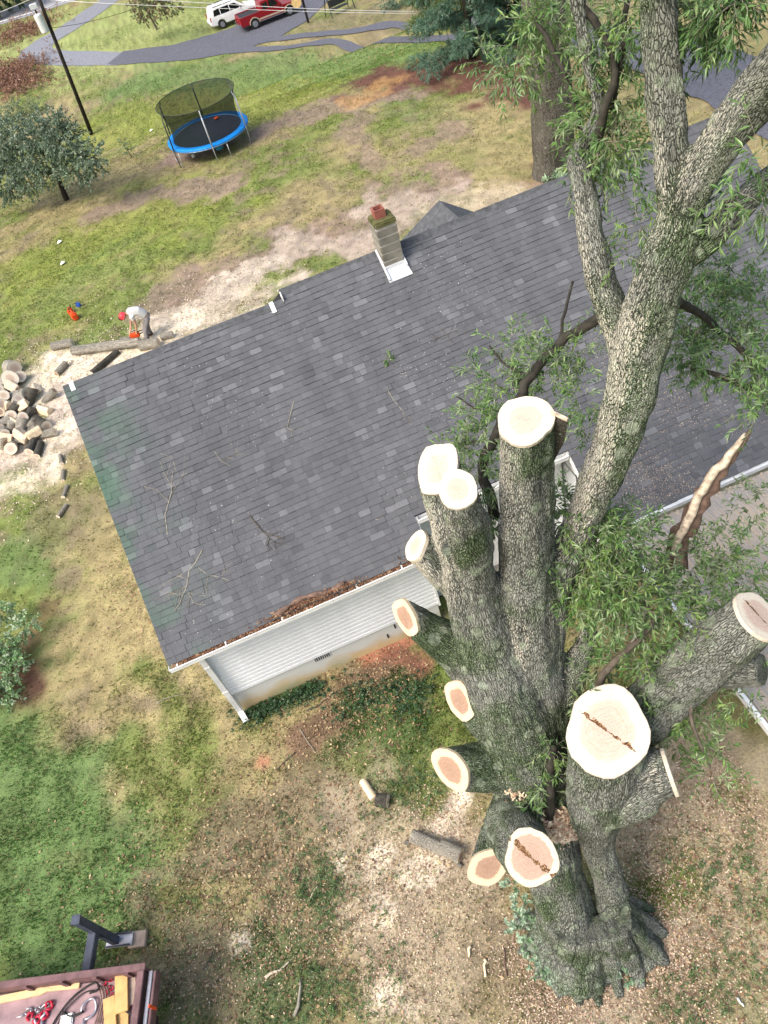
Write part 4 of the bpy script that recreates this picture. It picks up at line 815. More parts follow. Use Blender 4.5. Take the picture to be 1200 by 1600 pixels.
branch(((975, 1000, 5.9, 3), (1000, 880, 6.6, 2.5), (1010, 820, 6.9, 1.5)), 'twig'); branch(((1090, 1060, 5.3, 4), (1080, 1120, 5.1, 3), (1110, 1200, 4.6, 1.6)), 'twig_dark')
branch(((1180, 560, 8.9, 2), (1140, 900, 6.0, 2), (1060, 880, 6.0, 1.2)), 'twig_dark') if False else None
branch(((905, 0, 13.0, 6), (960, 90, 12.5, 5), (950, 160, 12.2, 6), (925, 235, 11.7, 8)), 'dark_branch'); branch(((975, -60, 13.2, 4), (975, 60, 12.6, 4), (955, 170, 12.1, 5)))
branch(((835, 30, 12.7, 3), (870, 90, 12.4, 4), (900, 170, 12.0, 5), (912, 240, 11.7, 5))); branch(((1040, 120, 12.5, 6), (1075, 50, 12.8, 4), (1120, 20, 13.0, 3), (1180, -10, 13.3, 2)))
# broken dead limb with torn pale wood, and the torn strip on the tall stub
dl = branch(((1035, 905, 5.6, 17), (1062, 850, 6.1, 16), (1085, 800, 6.6, 15), (1110, 760, 7.0, 13), (1140, 715, 7.4, 9), (1172, 672, 7.8, 3)), 'dead_wood', 'broken_limb', n=10)
branch(((1050, 868, 6.05, 5), (1073, 815, 6.62, 7), (1100, 762, 7.1, 7), (1130, 722, 7.45, 7), (1166, 676, 7.85, 2.5)), 'torn_wood', 'torn_strip')
P = [at(866, 645, 9.75), at(888, 656, 9.75), at(882, 690, 9.35), at(866, 720, 9.0), at(862, 665, 9.6)]
mb = MB(); off = np.array([.0, .05, 0]); V = [p for p in P]+[p+off for p in P]; mb.add(V, [(0, 1, 2, 3, 4), (9, 8, 7, 6, 5)]+[(i, (i+1) % 5, (i+1) % 5+5, i+5) for i in range(5)]); o = mb.build('bark_flap', MAT['bark_plain'], oak)
mb = MB().bar(at(860, 643, 9.79), at(887, 656, 9.77), .03, .04); mb.build('torn_edge', MAT['torn_wood'], oak)
# chips lodged in the crotch
cp = []
for px, py, z, r, n_ in ((815, 1228, 3.65, 22, 500), (845, 1215, 3.75, 16, 300), (875, 1285, 3.35, 26, 700), (850, 1275, 3.3, 22, 400), (800, 1222, 3.6, 12, 150)):
    c = at(px, py, z); u = RNG.normal(0, 1, (n_, 3)); cp.append(c+u*np.array([1, 1, .35])*r*mpp(c)*.5)
o = flakes(np.concatenate(cp), .05, [(.72, .56, .40), (.60, .42, .3), (.8, .68, .5), (.5, .3, .2)], 'crotch_chips'); tag(o, 'heap of wood chips caught in the fork of the oak', 'wood chips', None, 'stuff')
mb = MB()
for px, py, z, r in ((820, 1232, 3.5, 24), (846, 1222, 3.6, 18), (876, 1286, 3.2, 26), (848, 1278, 3.15, 24)):
    c = at(px, py, z); R_ = r*mpp(c); n_ = 10
    for q in range(1): mb.lathe([(R_*1.1, -R_*.35), (R_*.9, R_*.0), (R_*.5, R_*.22), (0.01, R_*.3)], n_, c)
mb.build('rotten_wood', MAT['torn_wood'], oak, smooth=True)

# ------------------------------------------------------------------ second oak behind the house, conifers, small trees, shrubs
def simple_tree_trunk(name, path, parent, mat='bark_plain', seed=3, vox=.05, disp=.03, extra=()):
    me_, _ = fuse([(path, seed, None)]+[(p, seed+i+1, None) for i, p in enumerate(extra)], vox, 4, name, mat, None, disp, 6.0); return link(name, me_, parent)
b0 = gnd(866, 268)
oak2 = thing('oak_tree', 'tall straight oak trunk with lichen at its foot standing behind the roof ridge', 'tree', (0, 0, 0))
r0 = 31*mpp(b0)
simple_tree_trunk('trunk', [(b0[0], b0[1], b0[2]-.2, r0*1.25), (b0[0], b0[1], b0[2]+.5, r0*1.02), (b0[0]+.02, b0[1], 3.2, r0*.95), (b0[0]-.05, b0[1]+.05, 6.5, r0*.9), (b0[0]-.1, b0[1], 10, r0*.75), (b0[0], b0[1]+.2, 14, r0*.55), (b0[0]+.2, b0[1]+.2, 18, r0*.3)], oak2, extra=[[(b0[0], b0[1], 3.4, .3), (b0[0]-.75, b0[1]-.3, 3.6, .16), (b0[0]-.95, b0[1]-.35, 3.75, .1)], [(b0[0], b0[1], 9, .4), (b0[0]+1.6, b0[1]+.5, 12, .2), (b0[0]+2.8, b0[1]+.6, 15, .1)], [(b0[0], b0[1], 8.5, .4), (b0[0]-1.7, b0[1]+.3, 11.5, .2), (b0[0]-3, b0[1], 14, .1)]])
L2 = Leaves()
for i in range(16): a = RNG.uniform(0, 6.28); rr = RNG.uniform(.5, 3.2); L2.cluster((b0[0]+rr*math.cos(a), b0[1]+rr*math.sin(a), RNG.uniform(11, 18)), 1.3, 60, GR, L=.16, w=.05, length=.6)
for i in range(4): L2.cluster((b0[0]-.6+i*.35, b0[1]-r0*1.25, b0[2]+.12), .32, 16, [(.30, .42, .28), (.22, .34, .2)], L=.22, w=.06, length=.2)
L2.build(oak2, 'crown', flabel='green oak crown high above the roof')

def leafy(name, label, cat, base, trunk_pts, blobs, cols, L, w, n, group=None, trunk_mat='pole_wood', crown='crown', length=.45, droop=.3, spread=.9, twig=.006, shade=.35):
    t_ = thing(name, label, cat, (0, 0, 0), 0, group); base = np.array(base)
    if trunk_pts:
        mb = MB()
        for tp in trunk_pts: P, R = resample([(*(base+np.array(p[:3])), p[3]) for p in tp], .3); mb.tube(list(P), list(R), 7)
        mb.build('trunk', MAT[trunk_mat], t_, smooth=True)
    l_ = Leaves()
    for (x, y, z, r) in blobs: rr = np.array([r, r, r*.8]) if np.isscalar(r) else np.array(r); l_.cluster(base+np.array([x, y, z]), rr, int(n*float(np.mean(rr))**2), cols, L=L, w=w, length=length, droop=droop, spread=spread, twig=twig, shade=shade)
    l_.build(t_, crown, twmat='twig_dark'); return t_
ab = gnd(104, 312)
blobs = []
for px, py, z, r in ((30, 250, 2.0, 1.15), (75, 255, 2.0, 1.2), (120, 262, 2.0, 1.0), (60, 215, 3.2, 1.2), (100, 220, 3.2, 1.1), (20, 215, 3.0, 1.1), (140, 245, 2.6, .8), (80, 195, 3.9, .8), (45, 280, 1.4, .9), (-15, 250, 2.2, 1.2), (10, 290, 1.2, .9)):
    c = at(px, py, z)-ab; blobs.append((c[0], c[1], c[2], r))
APP = [(.13, .20, .12), (.10, .16, .105), (.17, .24, .16), (.24, .30, .22), (.07, .12, .075)]
cen = at(75, 235, 2.4)-ab
leafy('apple_tree', 'round leaning grey green fruit tree near the left edge of the yard', 'tree', ab, [[(0, 0, -.1, .16), (cen[0]*.3, cen[1]*.3, .9, .13), (cen[0]*.7, cen[1]*.7, 1.8, .10), (cen[0], cen[1], 2.6, .05)], [(cen[0]*.5, cen[1]*.5, 1.4, .08), (cen[0]-1.0, cen[1]-.3, 2.3, .04)], [(cen[0]*.5, cen[1]*.5, 1.3, .08), (cen[0]+1.1, cen[1]+.2, 2.2, .04)]], blobs, APP, .13, .075, 165)
sb = gnd(246, 46); c = lambda px, py, z: at(px, py, z)-sb
z0 = sb[2]
bl = [(*(at(px, py, z0+z)-sb), r) for px, py, z, r in ((215, 12, 2.8, 1.0), (230, 22, 2.4, .9), (250, 5, 3.2, 1.1), (268, 10, 2.9, .8), (240, -8, 3.9, 1.2), (222, 30, 2.0, .5))]
leafy('small_tree', 'small tree with half brown autumn leaves on the far lawn', 'tree', sb, [[(0, 0, -.1, .10), (-.25, 0, 1.4, .08), (-.4, 0, 2.6, .05)], [(-.2, 0, 1.2, .05), (.5, .2, 2.6, .03)]], bl, [(.20, .11, .07), (.15, .10, .06), (.09, .15, .05), (.12, .19, .06)], .16, .10, 60, trunk_mat='twig_dark')
sp_ = gnd(207, 247)
leafy('sapling', 'thin young sapling in the grass left of the trampoline', 'sapling', sp_, [[(0, 0, -.05, .02), (-.1, 0, .6, .015), (-.2, 0, 1.2, .008)]], [(-.15, 0, .9, .28), (0, 0, .35, .3)], [(.10, .17, .08), (.14, .22, .1)], .09, .05, 150, trunk_mat='twig_dark', length=.25)
# conifers over the red mulch
def conifer(label, px, py, h, r, cols, low=.35, n=240):
    b_ = gnd(px, py); t_ = thing('pine_tree', label, 'tree', (0, 0, 0), 0, 'pines by the mulch bed'); tr_ = MB().tube([b_+[0, 0, -.1], b_+[0, 0, h*.5], b_+[.1, 0, h]], [.22, .15, .03], 8); tr_.build('trunk', MAT['bark_plain'], t_, smooth=True)
    l_ = Leaves(); br = MB()
    for k in range(34):
        zz = low+(h-low)*(k/34)**1.05; a = k*2.4+RNG.uniform(-.3, .3); rr = r*(1-(zz-low)/(h-low+.3))**.75*RNG.uniform(.75, 1.15)
        tip = b_+np.array([math.cos(a)*rr, math.sin(a)*rr, zz-.15*rr]); st_ = b_+np.array([0, 0, zz+.1]); br.tube([st_, tip], [.04, .01], 4, False)
        for q in (.45, .75, 1.0): l_.cluster(st_+(tip-st_)*q, (.45*q+.15, .45*q+.15, .22), int(n*.2), cols, L=.19, w=.026, length=.30, nleaf=16, droop=.4, twig=.005, out=.3, spread=.7)
    br.build('branches', MAT['dark_branch'], t_); l_.build(t_, 'crown'); return t_
PIN = [(.07, .16, .10), (.05, .12, .075), (.10, .20, .13), (.13, .24, .17)]
conifer('blue green pine with drooping boughs over the red mulch', 738, 92, 8.5, 3.0, PIN)
conifer('lighter yellow green pine behind the mulch bed', 690, 40, 7.5, 2.3, [(.12, .18, .05), (.16, .22, .06), (.08, .14, .04)], n=200)
conifer('dark pine partly hidden by the oak leaves', 812, 62, 8.0, 2.4, [(.03, .08, .05), (.05, .11, .06)], n=200)
p_ = gnd(622, 12); leafy('far_shrub', 'dark evergreen shrub beyond the drive near the pines', 'shrub', p_, None, [(0, 0, .5, .9), (.9, .2, .5, .8), (-.8, .3, .5, .8)], PIN, .14, .05, 90)
# pale shrubs at the left edge
for px, py, lab in ((8, 190, 'pale scrubby bush behind the fruit tree'), (48, 182, 'low feathery weeds right behind the fruit tree')):
    q = gnd(px, py); leafy('bush', lab, 'bush', q, None, [(0, 0, .6, 1.0), (1.0, .3, .5, .8), (-1.0, .2, .6, .9)], [(.18, .24, .14), (.24, .29, .17), (.12, .18, .09)], .13, .05, 80)
q = gnd(22, 1050); bl = [(*(at(px, py, z)-q), r) for px, py, z, r in ((40, 975, .7, .28), (15, 1010, .6, .35), (5, 960, .6, .3), (25, 1045, .5, .32), (-10, 1030, .6, .4), (10, 1085, .35, .3), (-20, 1080, .4, .4))]
leafy('shrub', 'leafy shrub with pale green leaves cut off by the left edge', 'shrub', q, [[(0, 0, 0, .02), (-.2, .1, .5, .012)], [(0, 0, 0, .02), (.1, .2, .6, .012)], [(.15, -.25, 0.02, .02), (-.3, .1, .25, .015)]], bl, [(.13, .26, .09), (.22, .36, .16), (.09, .18, .06), (.42, .50, .36)], .085, .05, 560, trunk_mat='twig_dark', length=.2, droop=.2, twig=.003)
# ivy at the foot of the wall and brown weeds: nobody could count them
def patch(name, label, cat, spots, cols, L, w, length, n, zz=.08, twig=0, droop=.6):
    l_ = Leaves()
    for (x, y, sx, sy, k) in spots: m_ = int(n*k); P = np.c_[RNG.normal(x, sx, m_), RNG.normal(y, sy, m_)]; P = P[~((P[:, 0] > -3.5) & (P[:, 1] > 10.45) & (P[:, 1] < 14))]; z = gz(P[:, 0], P[:, 1])+RNG.uniform(0, zz, len(P)); l_.sprays(np.c_[P, z], RNG.normal(0, 1, (len(P), 3))*[1, 1, .3]+[0, 0, .5], length, 6, L, w, cols, droop, twig)
    V = np.concatenate(l_.V); tag(link(name, mk_mesh(name, V, np.arange(len(V)).reshape(-1, 4), MAT['leaves'], attrs={'col': ('FLOAT_COLOR', np.clip(np.concatenate(l_.C), 0, 1))})), label, cat, None, 'stuff')
patch('ivy', 'dark green ivy creeping along the foot of the white wall', 'ivy', [w(410, 1105, .30, .18, .25), w(470, 1080, .35, .18, .25), w(560, 1095, .4, .3, .12), w(640, 1085, .3, .3, .12)], [(.045, .10, .045), (.06, .13, .05), (.035, .075, .035)], .055, .04, .12, 1000)
patch('weeds', 'coarse green weeds and seedlings around the cut tree', 'weeds', [w(520, 1560, .7, .4, .2), w(500, 1400, .3, .4, .15), w(1150, 1380, .5, .6, .15), w(640, 1230, .5, .3, .15), w(1100, 1560, .7, .3, .1), w(470, 1330, .8, .8, .15), w(300, 1400, .7, .9, .1)], [(.09, .16, .055), (.12, .2, .07), (.075, .135, .05)], .09, .018, .12, 900)
patch('brown_weeds', 'reddish brown dead weeds in the field at upper left', 'weeds', [w(20, 118, 1.6, 2.2, .4), w(35, 135, 1.5, 1.5, .2), w(-10, 130, 2, 2, .2), w(15, 60, 2, 2.2, .2), w(45, 45, 2, 2, .2)], [(.24, .12, .08), (.30, .17, .11), (.18, .09, .06)], .28, .08, .7, 1600, .3)
l_ = Leaves()
for i in range(26): x = -60+i*4.2+RNG.uniform(-1, 1); y = 112+RNG.uniform(-3, 6)-.35*x*.3; l_.cluster((x, y, -1.0+RNG.uniform(0, 2)), (3.2, 3, 3.5), 90, [(.03, .07, .03), (.05, .10, .035), (.04, .085, .045)], L=.6, w=.4, length=1.2, twig=0)
V = np.concatenate(l_.V); tag(link('far_woods', mk_mesh('far_woods', V, np.arange(len(V)).reshape(-1, 4), MAT['leaves'], attrs={'col': ('FLOAT_COLOR', np.concatenate(l_.C))})), 'dark strip of woods beyond the far road', 'woods', None, 'stuff')

# ------------------------------------------------------------------ gutter debris, twigs and chips on the roof
n_ = 2600; x = RNG.uniform(XL+.05, XW-.05, n_); P = np.c_[x, 10.01+RNG.uniform(-.045, .05, n_), 3.31+RNG.uniform(-.02, .05, n_)]
xm = np.concatenate([RNG.normal(-1.35, .3, 260), RNG.normal(-.75, .28, 420), RNG.normal(-.1, .2, 200), RNG.normal(1.5, .2, 80)]); sm = np.abs(RNG.normal(0, .06, len(xm)))+.02
hm = np.abs(RNG.normal(0, .05, len(xm)))*np.exp(-sm*3)
P2 = np.array([rp(a, b-.03, c+.03) for a, b, c in zip(np.clip(xm, XL+.1, XW), sm, hm)])
P2[:, 1] = np.maximum(P2[:, 1], 9.97)
deb = flakes(np.concatenate([P, P2]), .06, [(.16, .075, .045), (.24, .12, .07), (.10, .05, .035), (.34, .24, .15), (.28, .17, .11)], 'gutter_debris', asp=.35)
tag(deb, 'rotting brown leaves and litter clogging the gutter of the left wing', 'leaf litter', None, 'stuff')
mb = MB(); pts = [rp(xx, .10+.05*math.sin(xx*5), .06+.035*math.sin(xx*9+1)) for xx in np.linspace(-1.55, .0, 14)]; mb.tube(pts, [.02+.05*abs(math.sin(i*.9+.5)) for i in range(14)], 7); tag(mb.build('debris_clump', MAT['dead_wood'], smooth=True), 'long brown clump of matted litter heaped along the gutter', 'leaf litter')
n_ = 20000; x = RNG.uniform(XR+.05, XE-.1, n_); s_ = np.abs(RNG.normal(-1.0, 2.0, n_)+1)-1.05; k = (RNG.random(n_) < np.exp(-np.clip(x-7.2, 0, 9)*.35)) & (s_ < 6); P = np.array([rp(a, b, .024) for a, b in zip(x[k], s_[k])])
tag(flakes(P, .017, [(.42, .35, .29), (.34, .27, .22), (.5, .44, .38), (.24, .17, .13)], 'roof_sawdust', nrm=(0, -SP, CP), asp=.7), 'pale sawdust sprinkled over the right part of the roof', 'sawdust', None, 'stuff')
n_ = 2500; x = RNG.uniform(XL+.1, XR, n_); s_ = RNG.uniform(.05, 6.2, n_); k = (x < XW) | (s_ > .9); P = np.array([rp(a, b, .022) for a, b in zip(x[k], s_[k])])
tag(flakes(P, .016, [(.45, .44, .42), (.35, .33, .3), (.6, .58, .55)], 'roof_specks', nrm=(0, -SP, CP), asp=.8), 'fine pale specks of litter over the left part of the roof', 'litter', None, 'stuff')
n_ = 5000; P = np.c_[RNG.uniform(PX0, PX1, n_), RNG.uniform(PY0, PY1, n_)]; P = np.c_[P, pz(P[:, 1])+.035]
tag(flakes(P, .03, [(.66, .57, .46), (.55, .45, .35)], 'porch_sawdust', nrm=(0, 0, 1)), 'sawdust scattered on the ribbed porch roof', 'sawdust', None, 'stuff')
def roofpt(px, py, h=.03):
    v = ray((px, py)); n0 = np.array([0, -SP, CP]); P0 = rp(0, 0, h); t_ = (P0-np.array([0, 0, CAMH])) @ n0/(v @ n0); return v*t_+np.array([0, 0, CAMH])
def fork_twig(name, label, main, subs, r, mat='twig', on=roofpt, group=None, cat='twig', fine=0):
    t_ = MB(); P = [on(*p) for p in main]; t_.tube(P, [r*(1-.6*i/len(P)) for i in range(len(P))], 5)
    for sb_ in subs: P = [on(*p) for p in sb_]; t_.tube(P, [r*.5*(1-.6*i/len(P)) for i in range(len(P))], 4)
    for q in range(fine):
        sb_ = subs[q % len(subs)] if subs else main; e = np.array(sb_[-1], float)-np.array(sb_[0], float); a0 = np.array(sb_[0], float)+e*random.uniform(.2, .9)
        a = math.atan2(e[1], e[0])+random.choice((-1, 1))*random.uniform(.4, 1.0); ln = random.uniform(10, 30); pp = [tuple(a0+np.array([math.cos(a), math.sin(a)])*ln*u+np.array([0, 2*u*(1-u)*random.uniform(-4, 4)])) for u in (0, .5, 1)]
        t_.tube([on(*p) for p in pp], [r*.35, r*.3, r*.15], 3)
    return tag(t_.build(name, MAT[mat]), label, cat, group)
fork_twig('twig', 'long forked bare twig lying on the roof at left, upper one', [(262, 835), (258, 805), (268, 770), (270, 735)], [((268, 770), (285, 745), (290, 730)), ((265, 785), (245, 765), (225, 760)), ((268, 760), (255, 735), (250, 720)), ((275, 735), (270, 715), (250, 708))], .014, fine=10)
fork_twig('twig', 'large bushy dead twig near the left eave of the roof', [(316, 860), (305, 880), (296, 890), (292, 915), (280, 945), (272, 955)], [((296, 890), (270, 905), (245, 920)), ((292, 905), (265, 895), (255, 885)), ((290, 920), (300, 935), (302, 945)), ((285, 930), (262, 925), (240, 938)), ((292, 915), (262, 930), (275, 928))], .016, fine=22)
fork_twig('twig', 'forked grey twig just right of the bushy one on the roof', [(310, 887), (325, 898), (345, 902), (358, 907)], [((325, 898), (322, 920), (324, 932)), ((345, 902), (352, 890), (356, 880))], .012, fine=8)
fork_twig('twig', 'slender twig in the middle of the roof slope', [(603, 605), (615, 625), (632, 645)], [((632, 645), (628, 655), (640, 650)), ((625, 637), (632, 650), (630, 660))], .010, fine=4)
fork_twig('twig', 'straight dark stick on the roof left of the middle', [(459, 627), (452, 655), (449, 668)], [((449, 668), (455, 672), (460, 674))], .012, fine=2)
fork_twig('twig', 'dark forked twig lying low on the roof above the gutter clump', [(390, 805), (410, 830), (430, 838), (445, 842)], [((410, 830), (425, 845), (440, 852)), ((420, 835), (415, 850), (425, 858))], .011, 'twig_dark', fine=12)
fork_twig('twig', 'short pale stick near the gutter close to the tall stubs', [(579, 808), (590, 812), (600, 814)], [((588, 811), (592, 800), (590, 795))], .012, fine=1)
fork_twig('twig', 'faint wispy twig on the roof below the chimney', [(690, 515), (700, 525), (710, 540)], [((700, 525), (705, 515), (715, 512)), ((700, 525), (690, 530), (680, 528))], .008, 'twig_dark', fine=14)
fork_twig('twig', 'wispy twig on the roof at the far left below the mossy patch', [(335, 705), (345, 720), (360, 728)], [((345, 720), (365, 712), (375, 700))], .008, fine=10)
sl_ = Leaves(); q = roofpt(607, 562, .03); sl_.sprays(np.repeat([q], 7, 0), RNG.normal(0, 1, (7, 3))*[1, 1, .2]+[0, 0, .2], .10, 4, .12, .025, GR, .2, .003); t_ = thing('leaf_sprig', 'tiny green leaf sprig fallen on the roof', 'sprig', (0, 0, 0)); sl_.build(t_, 'leaves')

# ------------------------------------------------------------------ trampoline
tc = gnd(335, 233); TR = 2.2; TH = .95
tp = thing('trampoline', 'round trampoline with blue safety pad and sagging black net enclosure', 'trampoline', tc, 0)
MB().lathe([(.01, TH), (TR-.35, TH), (TR-.33, TH-.02), (.01, TH-.02)], 48).build('jump_mat', MAT['tramp_mat'], tp, smooth=False)
mb = MB().lathe([(TR-.36, TH+.02), (TR-.34, TH+.06), (TR-.05, TH+.06), (TR, TH+.02), (TR-.02, TH-.10), (TR-.06, TH-.10), (TR-.05, TH+.01), (TR-.34, TH+.01), (TR-.36, TH+.02)], 64); mb.build('safety_pad', MAT['tramp_blue'], tp, smooth=True)
cirp = lambda r, z, n=48, a0=0, a1=2*math.pi: [(r*math.cos(a0+(a1-a0)*i/n), r*math.sin(a0+(a1-a0)*i/n), z) for i in range(n+1)]
MB().tube(cirp(TR-.03, TH-.06), .028, 6, False).build('frame_ring', MAT['steel'], tp, smooth=True)
NH = TH+1.75; lean = np.array([-.05, 0])
net = MB(); pr = []
for i, z in enumerate(np.linspace(TH+.05, NH, 9)): u = i/8; pr.append((TR-.36+.22*u**2-.10*math.sin(math.pi*u), z))
net.lathe(pr, 64); net.build('net', MAT['net'], tp, smooth=True)
MB().tube(cirp(TR-.12, NH), .018, 5, False).build('top_rail', MAT['dark_steel'], tp, smooth=True)
for k in range(6):
    a = rad(25+60*k); ca, sa = math.cos(a), math.sin(a)
    f = lambda r, z: (r*ca, r*sa, z)
    po = MB().tube([f(TR+.03, .02), f(TR+.05, TH), f(TR+.02, TH+.7), f(TR-.0, NH-.3), f(TR-.12, NH)], .024, 6).build('enclosure_pole', MAT['dark_steel'] if k in (2, 3) else MAT['pole_foam'], tp, smooth=True)
    MB().tube([f(TR+.05, TH+.05), f(TR+.02, TH+.7), f(TR-.0, NH-.3)], .036, 8).build('pole_sleeve', MAT['pole_foam'] if k in (4, 5, 0) else MAT['dark_steel'], po, smooth=True)
for k in range(3):
    a = rad(60+120*k-15); b_ = a+rad(44); f = lambda an, r, z: (r*math.cos(an), r*math.sin(an), z)
    MB().tube([f(a, TR-.05, TH-.07), f(a, TR-.03, .12), f(a+.03, TR-.05, .03), f((a+b_)/2, TR-.2, .03), f(b_-.03, TR-.05, .03), f(b_, TR-.03, .12), f(b_, TR-.05, TH-.07)], .024, 6).build('leg', MAT['steel'], tp, smooth=True)
def ball(name, label, cat, p, r, mat, sq=(1, 1, 1)):
    bm = bmesh.new(); bmesh.ops.create_uvsphere(bm, u_segments=14, v_segments=9, radius=r)
    for v in bm.verts: v.co = Vector((v.co.x*sq[0], v.co.y*sq[1], v.co.z*sq[2]))*(1+.08*math.sin(v.co.x*90/max(r*10, .1))*math.cos(v.co.y*60))
    me_ = bpy.data.meshes.new(name); bm.to_mesh(me_); bm.free(); me_.materials.append(MAT[mat]); return tag(link(name, me_, None, (p[0], p[1], p[2]+r*sq[2]*.9)), label, cat)
ball('ball', 'white ball on the ground at the trampoline front', 'ball', gnd(303, 246), .10, 'white_plastic'); ball('toy', 'bright blue toy under the trampoline', 'toy', gnd(344, 234), .17, 'cyan_plastic', (1.2, .8, .7))
q = tc+np.array([.75, 1.1, TH+.02]); ball('red_toy', 'small reddish toy lying on the trampoline mat', 'toy', q, .11, 'orange_red', (1.3, .8, .6))
for i, (px, py, lb_) in enumerate(((94, 380, 'white scrap of paper on the left lawn, upper one'), (99, 413, 'white scrap of paper on the left lawn, lower one'), (237, 205, 'white litter speck in the grass left of the trampoline'), (481, 583, 'tiny white pebble'))):
    if i == 3: continue
    q = gnd(px, py); mb = MB(); mb.add([(q[0]+dx, q[1]+dy, q[2]+.05+dz) for dx, dy, dz in ((-.12, -.08, 0), (.1, -.1, .05), (.13, .07, .01), (0, .12, .07), (-.1, .06, .02))], [(0, 1, 3), (1, 2, 3), (0, 3, 4)]); tag(mb.build('paper_scrap', MAT['white_plastic']), lb_, 'litter')

# ------------------------------------------------------------------ utility pole and wires
pb0 = gnd(143, 210); ptop = atY(62, 0, pb0[1]); dv = (ptop-pb0)/np.linalg.norm(ptop-pb0); PL = np.linalg.norm(ptop-pb0)+2.2
up_ = thing('utility_pole', 'dark leaning utility pole with a pale transformer can', 'pole', pb0)
MB().tube([(0, 0, -.2), dv*PL*.5, dv*PL], [.145, .125, .10], 10).build('pole', MAT['pole_wood'], up_, smooth=True)
q = atY(67, 33, pb0[1]-.1)-pb0
tr_ = MB().lathe([(.02, -.55), (.25, -.55), (.27, -.5), (.27, .42), (.24, .48), (.10, .52), (.02, .52)], 16, q+np.array([-.12, -.25, 0])).build('transformer', MAT['transformer'], up_, smooth=False)
MB().tube([q+np.array([-.12, -.25, .5]), q+np.array([-.12, -.25, .72])], .05, 8).build('bushing', MAT['pole_wood'], tr_)
q2 = atY(57, 8, pb0[1])-pb0
MB().box(q2+np.array([-.2, -.1, 0]), (.5, .25, .3)).build('bracket', MAT['transformer'], up_, bevel=.03)
MB().bar(dv*(PL-.3)+np.array([-1.1, -.1, 0]), dv*(PL-.3)+np.array([1.1, -.1, 0]), .1, .12).build('crossarm', MAT['pole_wood'], up_)
def wire(label, pts, r=.016, mat='wire'):
    P, _ = resample([(*p, 1) for p in pts], 1.0); o = MB().tube(list(P), r, 5, False).build('overhead_wire', MAT[mat]); return tag(o, label, 'wire', 'service wires')
wy = pb0[1]; yend = 34.0
def wpt(px, py, Y): return atY(px, py, Y)
wire('upper of two pale service wires crossing the top of the picture', [wpt(66, -14, wy), wpt(231, -1, wy-2), wpt(520, 15, wy-6), wpt(840, 20, wy-11), wpt(1030, 17, wy-14), wpt(1260, 8, wy-18)], .018)
wire('lower of two pale service wires crossing the top of the picture', [wpt(64, -2, wy), wpt(180, 6, wy-2), wpt(520, 19, wy-6), wpt(840, 22.5, wy-11), wpt(1030, 20, wy-14), wpt(1260, 14, wy-18)], .018)
wire('pale wire leaving the utility pole to the left', [wpt(52, -3, wy), wpt(0, 19, wy+3), wpt(-150, 80, wy+9)], .018)
wire('thin dark wire sagging right of the utility pole', [wpt(72, 44, wy), wpt(120, 38, wy+2), wpt(200, 17, wy+6), wpt(280, -16, wy+12)], .014, 'wire_dark')

# ------------------------------------------------------------------ things at the top of the yard
q = gnd(482, 36); ps = thing('signpost', 'dark square post with a tan round board beside the red truck', 'post', q)
MB().box((0, 0, 2.0), (.16, .16, 4.0)).build('post', MAT['pole_wood'], ps)
q2 = atY(463, 4, q[1]-.3)-q; m_ = MB(); m_.tube([q2, q2+np.array([.05, .12, 0])], .40, 18); m_.build('round_board', MAT['post_tan'], ps); MB().bar(q2, (0, 0, float(q2[2])), .05, .05).build('bracket', MAT['pole_wood'], ps)
q = gnd(532, 20); bn = thing('garden_swing', 'dark metal garden swing seat beyond the drive', 'swing', q, rad(12))
MB().box((0, 0, .45), (1.5, .5, .05)).build('seat', MAT['dark_steel'], bn); MB().box((0, .25, .8), (1.5, .04, .5)).build('backrest', MAT['dark_steel'], bn); MB().bar((-1.0, 0, 2.0), (1.0, 0, 2.0), .07, .07).build('top_bar', MAT['dark_steel'], bn)
for sx in (-1, 1):
    for sy in (-1, 1): MB().bar((sx*1.0, 0, 2.0), (sx*1.1, sy*.6, 0), .06, .06).build('leg', MAT['dark_steel'], bn)
    MB().bar((sx*.7, 0, .5), (sx*.7, 0, 2.0), .03, .03).build('hanger', MAT['dark_steel'], bn)

# ------------------------------------------------------------------ vehicles
def extr(poly, y0, y1, taper=None):
    m_ = MB(); n = len(poly); V = []
    for y in (y0, y1):
        for (x, z) in poly:
            k = 1.0 if taper is None else taper(z); V.append((x, y*k, z))
    m_.add(V, [tuple(range(n)), tuple(range(n, 2*n))[::-1]]+[(i, i+n, (i+1) % n+n, (i+1) % n) for i in range(n)]); return m_
def wheel(t_, x, y, r=.37, w_=.24):
    o = MB().tube([(x, y-w_/2, r), (x, y-w_/2+.03, r), (x, y+w_/2-.03, r), (x, y+w_/2, r)], [r*.9, r, r, r*.9], 22).build('wheel', MAT['tyre'], t_, smooth=False); s_ = 1 if y > 0 else -1
    m_ = MB().tube([(x, y+s_*w_/2-.01*s_, r), (x, y+s_*(w_/2+.012), r)], [r*.64, r*.6], 18); m_.build('rim', MAT['rim'], o)
    for k in range(5): a = k*1.2566; MB().bar((x, y+s_*(w_/2+.018), r), (x+math.cos(a)*r*.58, y+s_*(w_/2+.018), r+math.sin(a)*r*.58), .012, .05).build('spoke', MAT['chrome'], o)
def place(pr, pf, wb_, xr):    # root so that the rear wheel of the near side stands on pr and heading runs to pf
    a, b_ = gnd(*pr), gnd(*pf); h = math.atan2(b_[1]-a[1], b_[0]-a[0]); return a, h
